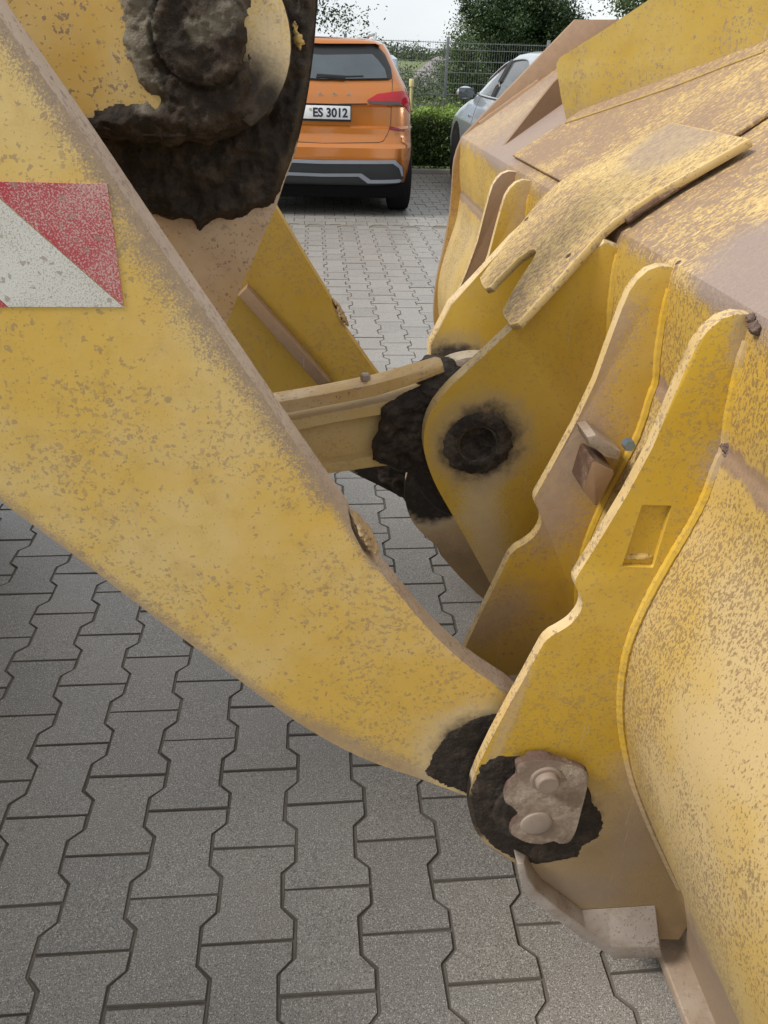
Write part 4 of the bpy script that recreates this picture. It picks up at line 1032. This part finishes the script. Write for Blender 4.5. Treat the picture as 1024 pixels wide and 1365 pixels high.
M['glass'] = flat_mat('tinted_glass', (.015, .02, .022), .08, 0, var=.03, spec=.4)
M['glass_rear'] = flat_mat('rear_glass', (.045, .06, .07), .05, 0, var=.3, spec=1.)
M['black'] = flat_mat('black_trim', (.012, .012, .013), .4); M['clad'] = flat_mat('grey_cladding', (.028, .031, .035), .55)
M['chrome'] = flat_mat('bright_trim', (.62, .65, .68), .22, .9); M['silvertrim'] = flat_mat('silver_trim', (.36, .40, .46), .35, .3)
M['redlamp'] = flat_mat('red_lens', (.42, .012, .022), .12); M['darkred'] = flat_mat('dark_reflector', (.16, .015, .022), .2)
M['smoke'] = flat_mat('smoked_lens', (.09, .055, .05), .15); M['platew'] = flat_mat('plate_white', (.72, .74, .76), .35); M['ink'] = flat_mat('plate_ink', (.012, .014, .03), .5)
M['blue'] = flat_mat('plate_blue', (.02, .08, .40), .4)

def text_obj(name, s_, size, parent, mat, loc, wx=1., ext=.0015):
    cu = bpy.data.curves.new(name, 'FONT'); cu.body = s_; cu.size = size; cu.extrude = ext; cu.offset = .003*size/.1
    t = bpy.data.objects.new(name, cu); sc.collection.objects.link(t); bpy.context.view_layer.update()
    me = bpy.data.meshes.new_from_object(t.evaluated_get(bpy.context.evaluated_depsgraph_get())); bpy.data.objects.remove(t)
    me.materials.clear()
    xs = [v.co.x for v in me.vertices]; x0 = min(xs); x1 = max(xs)
    for v in me.vertices:      # stand it up facing -Y, centred
        v.co = Vector(((v.co.x-(x0+x1)/2)*wx+loc[0], loc[1]-v.co.z, v.co.y+loc[2]))
    return new_obj(name, me, parent, [mat])
def car_wheel(parent, x, y, r=.335, w=.22, out=-1):
    wh = finish(lathe_bm([(.2, 0), (r-.05, .0), (r-.012, .012), (r, .035), (r, w/2), (r, w-.035), (r-.012, w-.012), (r-.05, w), (.2, w)], (x, y, r), 'X', 48), 'wheel', parent, [M['tyre']], 40)
    xo = x+(.006 if out < 0 else w-.006)
    bm = lathe_bm([(.22, 0), (.2, .012*-out), (.19, .05*-out), (.06, .03*-out), (.03, .012*-out), (.001, .012*-out)], (xo, y, r), 'X', 40)
    for q in range(7):
        a = 2*math.pi*q/7; box_bm((xo+.012*-out, y+math.cos(a)*.12, r+math.sin(a)*.12), (.02, .16, .045), .004, bm, Matrix.Rotation(a, 3, 'X'))
    o = finish(bm, 'wheel_rim', wh, [M['rim_steel']], 40); o.location = (0, 0, 0)

SY = 8.03
scx = A(467.8, 150, SY)[0]-.262
suv = empty('parked_suv', 'orange SUV seen from behind, number plate ES 3012, parked beyond the loader', 'car', (scx, SY+2, 0))
sb_ = Body(scx, SY, [(.26, .84, .12, 4.05), (.31, .87, .04, 4.12), (.42, .885, 0, 4.18), (.53, .893, -.015, 4.2), (.625, .895, -.005, 4.2), (.66, .893, .03, 4.2), (.72, .89, .05, 4.18), (.79, .887, .055, 4.15), (.81, .885, .085, 4.14),
     (.97, .875, .09, 4.0), (.99, .87, .07, 3.9), (1.06, .85, .085, 3.4), (1.13, .82, .11, 3.1), (1.2, .775, .15, 2.95), (1.33, .70, .25, 2.6), (1.43, .64, .33, 2.25), (1.48, .60, .36, 2.1), (1.51, .52, .40, 1.9), (1.525, .40, .5, 1.7)])
sb_.h = sb_.h+.012
body = sb_.mesh('body', suv, M['orange'])
def SR(l): return [sb_.px_rear(*p) for p in l]
def symm(l):
    r_ = SR(l); return r_+[(-x, z) for x, z in r_[::-1]]
def sp(name, poly, off, mat, par=suv, **kw):
    o = patch(name, poly, lambda a, b, t: sb_.rear(a, b, t), off, par, mat, **kw)
    if par is not suv: o.location = (0, 0, 0)
    return o
rwf = sp('rear_window', symm([(431, 106), (518, 105), (523, 103), (521, 90), (513, 72), (502, 60), (431, 58)]), .020, M['black'], thick=.06, cuts=7)
sp('window_pane', symm([(431, 105), (516, 104), (513, 92), (504, 80), (496, 72), (431, 73)]), .026, M['glass_rear'], par=rwf, cuts=7)
sp('roof_spoiler', symm([(431, 58), (500, 58), (506, 61), (496, 53), (431, 50)]), .055, M['orange'], thick=.09)
for sg in (1, -1):
    def sgn(l): r_ = SR(l); return [(x*sg, z) for x, z in r_]
    tl = sp('taillight', sgn([(490, 133), (503, 125), (525, 122), (538, 121), (544, 125), (548, 138), (550, 150), (547, 152), (539, 140), (532, 137), (524, 136), (492, 136)]), .012, M['redlamp'], thick=.03)
    sp('lower_lens', sgn([(490, 134), (524, 134.5), (534, 137), (538, 141), (523, 140.5), (492, 138)]), .017, M['smoke'], par=tl, thick=.02)
    sp('reflector', sgn([(520, 168), (549, 168), (549, 173), (519, 173)]), .008, M['darkred'])
clad = sp('bumper_cladding', symm([(431, 247), (522, 247), (535, 244), (538, 236), (537, 222), (528, 214), (431, 214)]), .018, M['clad'], thick=.05, cuts=6)
sp('trim_strip', symm([(431, 218), (524, 218), (532, 224), (535, 234), (537.5, 235), (536, 222), (527, 213.5), (431, 213.5)]), .024, M['silvertrim'], par=clad)
sp('trim_strip', symm([(431, 235), (478, 235), (490, 244), (532, 243), (536, 240), (532, 238.5), (494, 239.5), (482, 231), (431, 231)]), .027, M['silvertrim'], par=clad)
def seam_line(l, name='panel_gap', r=.0035, sg=1):
    pts = []
    l2 = SR(l)
    for i in range(len(l2)-1):
        for t in np.linspace(0, 1, 10)[:-1]: pts.append(((l2[i][0]*(1-t)+l2[i+1][0]*t)*sg, l2[i][1]*(1-t)+l2[i+1][1]*t))
    pts.append((l2[-1][0]*sg, l2[-1][1]))
    tube(name, [sb_.rear(x, z, -.001) for x, z in pts], r, suv, M['black'], 6)
for sg in (1, -1):
    seam_line([(523, 105), (522, 140), (521, 165), (517, 178), (511, 188), (505, 190), (431, 191)], sg=sg)
    seam_line([(431, 139), (490, 138.5)], sg=sg, r=.006)
# number plate with its holder
px_, pz = 0., SR([(431, 150)])[0][1]
yb = sb_.rear(0, pz).y
hol = finish(box_bm((scx, yb-.012, pz-.004), (.535, .022, .135), .004), 'plate_holder', suv, [M['black']])
pl_ = finish(box_bm((scx, yb-.026, pz+.004), (.52, .006, .112), .002), 'number_plate', suv, [M['platew']])
o = finish(box_bm((scx-.24, yb-.0295, pz+.004), (.038, .002, .104), 0), 'blue_band', pl_, [M['blue']]); o.location = (0, 0, 0)
o = text_obj('plate_lettering', 'ES 3012', .104, pl_, M['ink'], (scx+.073, yb-.0300, pz-.032), .98); o.location = (0, 0, 0)
o = finish(lathe_bm([(.001, 0), (.013, 0), (.013, .002)], (scx-.112, yb-.031, pz+.026), 'Y', 20), 'plate_seal', pl_, [flat_mat('seal_gold', (.45, .42, .25), .4)]); o.location = (0, 0, 0)
for ch, px in (('O', 427), ('D', 446), ('A', 465)):
    q = SR([(px, 125.5)])[0]; p = sb_.rear(q[0], q[1], .004)
    text_obj('tailgate_letter', ch, .036, suv, M['chrome'], (p.x, p.y, p.z-.012), 1.5, .002)
w0, w1 = sb_.rear(*SR([(422, 102.5)])[0], .03), sb_.rear(*SR([(484, 101.5)])[0], .025)
finish(box_bm((w0+(w1-w0)*.3), ((w1-w0).length*.62, .02, .038), .008, rot=Matrix.Rotation(R(2), 3, 'Y')), 'rear_wiper', suv, [M['black']])
tube('wiper_arm', [w0, w1], .009, suv, M['black'], 6)
for sg in (1, -1):
    tube('roof_rail', [Vector((scx+sg*.50, SY+.50, 1.50)), Vector((scx+sg*.515, SY+.56, 1.545)), Vector((scx+sg*.53, SY+.8, 1.56)), Vector((scx+sg*.53, SY+1.7, 1.56)), Vector((scx+sg*.5, SY+1.95, 1.50))], .014, suv, M['chrome'], 8)
    for yy in (.50, 3.12): car_wheel(suv, scx+(.665 if sg > 0 else -.885), SY+yy, .33, .22, -1 if sg < 0 else 1)
    pw = patch('side_window', [(SY+.7, 1.10), (SY+2.7, 1.08), (SY+2.3, 1.36), (SY+1.0, 1.38)], lambda a, b, t: sb_.side(a, b, t, sg), .006, suv, M['glass'])
finish(box_bm((scx, SY+1.86, .235), (1.62, 3.62, .13), .03), 'underbody_shade', suv, [M['dullblack']])  # black box made larger to darken the shadow under the car

# silver saloon standing beyond the bucket, nose away
vcx = 2.66
sil = empty('parked_saloon', 'silver saloon car with bright window trim, parked beside the hedge behind the bucket', 'car', (vcx, 9, 0))
sv = Body(vcx, 0, [(.18, .85, 6.65, 11.15), (.3, .895, 6.5, 11.28), (.5, .91, 6.45, 11.32), (.65, .91, 6.46, 11.25), (.75, .905, 6.5, 11.12), (.84, .885, 6.52, 10.85), (.93, .86, 6.55, 10.45), (.99, .835, 6.75, 10.15), (1.04, .81, 7.0, 9.98), (1.2, .735, 7.3, 9.62), (1.35, .655, 7.65, 9.2), (1.43, .59, 7.95, 8.9), (1.462, .48, 8.15, 8.7), (1.47, .35, 8.25, 8.6)])
sv.mesh('body', sil, M['silver'])
def SS(l): return [sv.px_side(*p) for p in l]
def vp(name, poly, off, mat, **kw): return patch(name, poly, lambda a, b, t: sv.side(a, b, t), off, sil, mat, **kw)
win = [(9.85, 1.05), (9.5, 1.19), (9.1, 1.32), (8.75, 1.38), (8.2, 1.39), (7.85, 1.30), (7.72, 1.14), (7.8, 1.06)]
vp('side_window', win, .006, M['glass'], cuts=5)
tube('window_trim', [sv.side(a, b, .010) for a, b in catmull(win, 8, True)], .013, sil, M['chrome'], 6)
for yy in (8.86, 8.80): tube('door_pillar', [sv.side(yy, z, .009) for z in np.linspace(1.05, 1.38, 8)], .02, sil, M['black'], 6)
patch('rear_screen', [(-.55, 1.06), (.55, 1.06), (.45, 1.40), (-.45, 1.40)], lambda a, b, t: sv.rear(a, b, t), .006, sil, M['glass_rear'])
for yy in (10.38, 7.5):
    bm = bmesh.new(); pts = [(yy+.385*math.cos(R(a)), .335+.385*math.sin(R(a))) for a in range(-22, 203, 9)]
    vp('arch_shade_disc', pts, .004, M['black'], cuts=1)  # body left uncut: black disc stands for the shaded wheel opening
    for sg in (-1, 1): car_wheel(sil, vcx+(-.92 if sg < 0 else .70), yy, .32, .22, sg)
mq = (9.95, 1.02); mp = sv.side(mq[0], mq[1], 0)
mir = blob('door_mirror', (mp.x-.16, mp.y, mp.z+.02), (.10, .06, .065), M['silver'], sil, 1, .0, 4)
o = finish(box_bm((mp.x-.16, mp.y-.066, mp.z+.022), (.17, .012, .10), .005), 'mirror_glass', mir, [M['glass_rear']]); o.location = (0, 0, 0)
o = finish(box_bm((mp.x-.03, mp.y, mp.z-.02), (.10, .05, .05), .01), 'mirror_foot', mir, [M['black']]); o.location = (0, 0, 0)
tube('door_gap', [sv.side(9.45, z, -.001) for z in np.linspace(.3, 1.02, 10)], .004, sil, M['black'], 6)
tube('rub_strip', [sv.side(y, .52, .002) for y in np.linspace(7.95, 9.9, 10)], .014, sil, M['clad'], 6)
hq = SS([(627, 154)])[0]; q = sv.side(hq[0], hq[1], .01)
finish(box_bm((q.x, q.y, q.z), (.02, .07, .028), .006), 'side_lamp', sil, [M['chrome']])

# small pale car half hidden behind the orange one
pcx = A(536, 100, 13.6)[0]-.83
pal = empty('parked_hatchback', 'pale blue small car, mostly hidden behind the orange SUV', 'car', (pcx, 15, 0))
ps = Body(pcx, 13.6, [(.2, .78, .1, 3.7), (.35, .82, 0, 3.8), (.7, .84, .02, 3.8), (.95, .84, .04, 3.6), (1.0, .835, .05, 3.1), (1.2, .82, .08, 2.9), (1.32, .80, .12, 2.7), (1.37, .72, .2, 2.6)])
ps.mesh('body', pal, M['pale'], 24)
patch('rear_window', [(-.72, .95), (.72, .95), (.68, 1.27), (-.68, 1.27)], lambda a, b, t: ps.rear(a, b, t), .006, pal, M['glass_rear'])
for sg in (-1, 1):
    patch('taillight', [(sg*.70, .72), (sg*.80, .72), (sg*.79, .98), (sg*.72, .98)], lambda a, b, t: ps.rear(a, b, t), .008, pal, M['black'])
    for yy in (.7, 3.0): car_wheel(pal, pcx+(-.82 if sg < 0 else .62), 13.6+yy, .29, .2, sg)

# ------------------------------------------------------------------ HEDGE, FENCE, FIELD, TREES
rg = np.random.default_rng(5)
def leaves(name, C_, size, parent, mat, flat=.5):
    """many small quads at the points C_"""
    n_ = len(C_); d = rg.normal(size=(n_, 3)); d[:, 2] = np.abs(d[:, 2])+flat; d /= np.linalg.norm(d, axis=1)[:, None]
    t = np.cross(d, rg.normal(size=(n_, 3))); t /= np.linalg.norm(t, axis=1)[:, None]; b = np.cross(d, t)
    s_ = (size*rg.uniform(.6, 1.3, n_))[:, None]
    V = np.stack([C_-t*s_, C_-b*s_*.45, C_+t*s_, C_+b*s_*.45], 1).reshape(-1, 3)
    me = bpy.data.meshes.new(name); me.vertices.add(len(V)); me.vertices.foreach_set('co', V.ravel())
    me.loops.add(n_*4); me.loops.foreach_set('vertex_index', np.arange(n_*4, dtype=np.int32)); me.polygons.add(n_)
    me.polygons.foreach_set('loop_start', np.arange(0, n_*4, 4, dtype=np.int32)); me.polygons.foreach_set('loop_total', np.full(n_, 4, np.int32)); me.update(); me.validate()
    return new_obj(name, me, parent, [mat])
def leafmat(name, a, b, c=None, zt=None):
    k = NT(name); g = k.n('ShaderNodeNewGeometry'); col = k.mix(g.outputs['Random Per Island'], a, b)
    if c:
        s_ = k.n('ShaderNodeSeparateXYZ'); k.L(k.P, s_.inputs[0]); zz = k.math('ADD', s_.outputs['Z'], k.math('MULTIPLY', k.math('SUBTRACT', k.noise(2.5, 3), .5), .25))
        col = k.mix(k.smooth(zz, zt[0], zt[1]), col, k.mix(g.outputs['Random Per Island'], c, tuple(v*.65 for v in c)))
    k.b.inputs['Transmission Weight'].default_value = 0
    tr = k.n('ShaderNodeBsdfTranslucent'); k.L(col, tr.inputs[0]); ms = k.n('ShaderNodeMixShader'); ms.inputs[0].default_value = .3
    k.done(col, .55); k.L(k.b.outputs[0], ms.inputs[1]); k.L(tr.outputs[0], ms.inputs[2]); k.L(ms.outputs[0], k.out.inputs[0]); return k.m
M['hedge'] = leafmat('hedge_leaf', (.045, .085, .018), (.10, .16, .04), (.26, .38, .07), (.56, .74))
M['core'] = flat_mat('hedge_core_dark', (.030, .034, .016), .9); M['bark'] = flat_mat('bark', (.10, .075, .055), .9, bump=.5, bscale=30)
M['kerbs'] = flat_mat('kerb_concrete', (.27, .26, .24), .85, bump=.2)
HX0, HX1, HY0, HY1 = 1.15, 9.5, 11.5, 12.25; HH = .74
hed = empty('hedge', 'low clipped green hedge along the edge of the paved yard', 'hedge', (4, 11.9, 0))
n_ = 52000
P_ = np.stack([rg.uniform(HX0, HX1, n_), rg.uniform(HY0, HY1, n_), rg.uniform(.02, HH, n_)], 1)
f = rg.random(n_); dp = np.abs(rg.normal(0, .055, n_)); fr_ = f < .55; tp = ~fr_ & (f < .93)
P_[fr_, 1] = HY0+dp[fr_]+.03*np.sin(P_[fr_, 0]*9); P_[tp, 2] = HH-dp[tp]+.035*np.sin(P_[tp, 0]*6+P_[tp, 1]*8)+.03*np.sin(P_[tp, 0]*17); P_[f >= .93, 0] = HX0+dp[f >= .93]
up_ = rg.random(n_) < .03; P_[up_ & tp, 2] += rg.uniform(0, .12, (up_ & tp).sum())
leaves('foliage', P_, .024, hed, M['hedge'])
finish(box_bm(((HX0+HX1)/2, (HY0+HY1)/2+.02, .36), (HX1-HX0-.2, .5, .62), .03), 'dark_core', hed, [M['core']])  # one dark box added to fill the hedge's inside
kerb = finish(box_bm((3.5, 11.36, .0), (12, .08, .10), .01), 'kerb', None, [M['kerbs']]); tag(kerb, 'narrow concrete kerb in front of the low hedge', 'kerb'); kerb['kind'] = 'structure'

# wire mesh fence
M['wire'] = flat_mat('galvanised_wire', (.22, .23, .23), .5, .4)
fen = empty('wire_fence', 'grey welded mesh fence on thin posts across the field edge', 'fence', (3, 18, 0))
FT = 1.62; px0 = A(595, 100, 18)[0]
posts = [px0+2.08*i for i in range(-6, 7)]
for x in posts:
    finish(box_bm((x, 18.03, .83), (.06, .05, FT+.12), .005), 'post', fen, [M['wire']])
for i in range(len(posts)-1):
    bm = bmesh.new(); x0, x1 = posts[i]+.02, posts[i+1]-.02
    for x in np.arange(x0, x1, .05): box_bm((x, 17.99, FT/2+.02), (.0045, .0045, FT-.02), 0, bm)
    for z in (.08, .28, .48, .68, .88, 1.08, 1.28, 1.48, FT-.02): box_bm(((x0+x1)/2, 17.982, z), (x1-x0, .009, .012), 0, bm)
    finish(bm, 'mesh_panel', fen, [M['wire']], smooth=False)
# yellow marker post
yx, yt = A(549, 105, 12.9)
ym = empty('marker_post', 'slim yellow marker post rising from the grass behind the hedge end', 'post', (yx, 12.9, 0))
M['ypost'] = flat_mat('marker_yellow', (.50, .44, .20), .7)
finish(lathe_bm([(.022, -.05), (.022, yt-.06), (.001, yt-.06)], (yx, 12.9, 0), 'Z', 16), 'tube', ym, [M['ypost']])
finish(lathe_bm([(.036, yt-.10), (.038, yt-.01), (.032, yt), (.001, yt)], (yx, 12.9, 0), 'Z', 16), 'cap', ym, [M['ypost']])

# heaps of gravel, scrub and the far tree line
M['gravel'] = flat_mat('heap_gravel', (.20, .18, .19), .95, bump=.6, bscale=8, var=.3)
def heap(cx, cy, rx, ry, h_, label):
    bm = bmesh.new(); bmesh.ops.create_grid(bm, x_segments=40, y_segments=30, size=1)
    for v in bm.verts:
        r_ = min(1, math.hypot(v.co.x, v.co.y)); zz = (1-r_)**.9*(1+.35*mn.fractal(Vector((v.co.x*2.5+cx, v.co.y*2.5, 0)), 1, 2, 4))
        v.co = Vector((cx+v.co.x*rx, cy+v.co.y*ry, -.08+h_*zz))
    tag(finish(bm, 'gravel_heap', None, [M['gravel']], 60), label, 'gravel heap')
q = onZ(578, 112, 0); heap(float(q[0])-.2, 40, 2.6, 4, 1.25, 'pale grey gravel heap left of the fence post'); heap(float(q[0])+3.5, 46, 5, 5, 1.0, 'broad flat gravel heap right of the fence post')
def crown(cx, cy, cz, rx, ry, rz, ncl, nl, size, spread, seed):
    r_ = np.random.default_rng(seed); u = r_.normal(size=(ncl, 3)); u /= np.linalg.norm(u, axis=1)[:, None]
    rad = r_.uniform(.15, 1.1, ncl)**.6; c = u*rad[:, None]*np.array([rx, ry, rz])*(1+.30*np.sin(u[:, :1]*5+u[:, 2:]*4+seed)); c += np.array([cx, cy, cz])
    return (c[:, None, :]+r_.normal(size=(ncl, nl, 3))*spread*r_.uniform(.6, 1.3, (ncl, 1, 1))*np.array([1, 1, .7])).reshape(-1, 3), c
M['tree_dark'] = leafmat('dark_leaf', (.018, .042, .014), (.05, .09, .025)); M['tree_mid'] = leafmat('mid_leaf', (.05, .085, .025), (.12, .17, .06)); M['tree_left'] = leafmat('left_leaf', (.03, .06, .018), (.09, .14, .035))
def tree(name, label, base, cr, mat, size, seed, ncl=260, nl=170, spread=.22, tr=.14):
    t = empty(name, label, 'tree', (base[0], base[1], 0), None)
    P, C_ = crown(*cr, ncl, nl, size, spread, seed)
    leaves('crown', P, size, t, mat, .3)
    b = Vector((base[0], base[1], -.08)); top = Vector((cr[0], cr[1], cr[2]+cr[5]*.4))
    pts = [b.lerp(top, i/8)+Vector((mn.noise(Vector((i*.7, seed, 0)))*.12, 0, 0)) for i in range(9)]
    trunk = tube('trunk', pts, [tr*(1-.1*i) for i in range(9)], t, M['bark'], 10, .06)
    rr = random.Random(seed)
    for k_ in range(14):
        s_ = pts[rr.randrange(3, 8)]; e_ = Vector(tuple(C_[rr.randrange(len(C_))])); m_ = s_.lerp(e_, .5)+Vector((0, 0, .15))
        o = tube('limb', [s_, m_, e_], [tr*.35, tr*.22, tr*.07], trunk, M['bark'], 6); o.location = (0, 0, 0)
q = A(690, 40, 26)
tree('broadleaf_tree', 'large dense dark green tree behind the mesh fence', (q[0], 26), (q[0]+.05, 26, 1.75, 1.5, 1.5, 1.45), M['tree_dark'], .045, 3, 420, 260, .20)
q = A(612, 50, 24)
tree('young_tree', 'lighter feathery young tree left of the dark tree', (q[0]+.3, 24), (q[0]+.2, 24, 1.0, .7, .7, 1.0), M['tree_mid'], .04, 5, 150, 70, .17, .05)
tree('shade_tree', 'leafy tree whose lowest branches hang over the orange car roof', (-.9, 15.5), (-.95, 15.5, 4.0, 1.8, 1.8, 2.2), M['tree_left'], .032, 8, 420, 260, .17)
q = A(850, 5, 22)
tree('corner_tree', 'leafy tree showing just above the spill guard', (q[0]+1.2, 22), (q[0]+1.1, 22, 3.6, 1.7, 1.6, 1.9), M['tree_mid'], .05, 9, 260, 110, .2)
# low scrub behind the fence and the far tree line
M['scrub'] = leafmat('scrub_leaf', (.035, .06, .025), (.09, .12, .05))
cl = []
for i in range(260):
    x = rg.uniform(2.2, 14); y = rg.uniform(27, 36); h_ = rg.uniform(.25, 1.0); cl.append(np.array([x, y, h_*.5])+rg.normal(size=(90, 3))*np.array([.35, .35, h_*.35]))
o = leaves('scrub', np.concatenate(cl), .06, None, M['scrub']); o['kind'] = 'stuff'
cl = []
for i in range(900):
    x = rg.uniform(-60, 130); y = rg.uniform(150, 190); h_ = rg.uniform(.8, 2.3)*(1+.5*math.sin(x*.12)); cl.append(np.array([x, y, h_*.4])+rg.normal(size=(50, 3))*np.array([1.0, .8, h_*.33]))
o = leaves('far_tree_line', np.concatenate(cl), .35, None, M['scrub']); o['kind'] = 'stuff'
cl = []
for i in range(3000):
    y = rg.uniform(12.4, 30)
    x = rg.uniform(1, 2+y*.45); cl.append(np.array([x, y, .03])+rg.normal(size=(14, 3))*np.array([.10, .10, .05]))
o = leaves('rough_grass', np.concatenate(cl), .05, None, leafmat('grass_blade', (.09, .13, .035), (.19, .22, .09)), 0); o['kind'] = 'stuff'
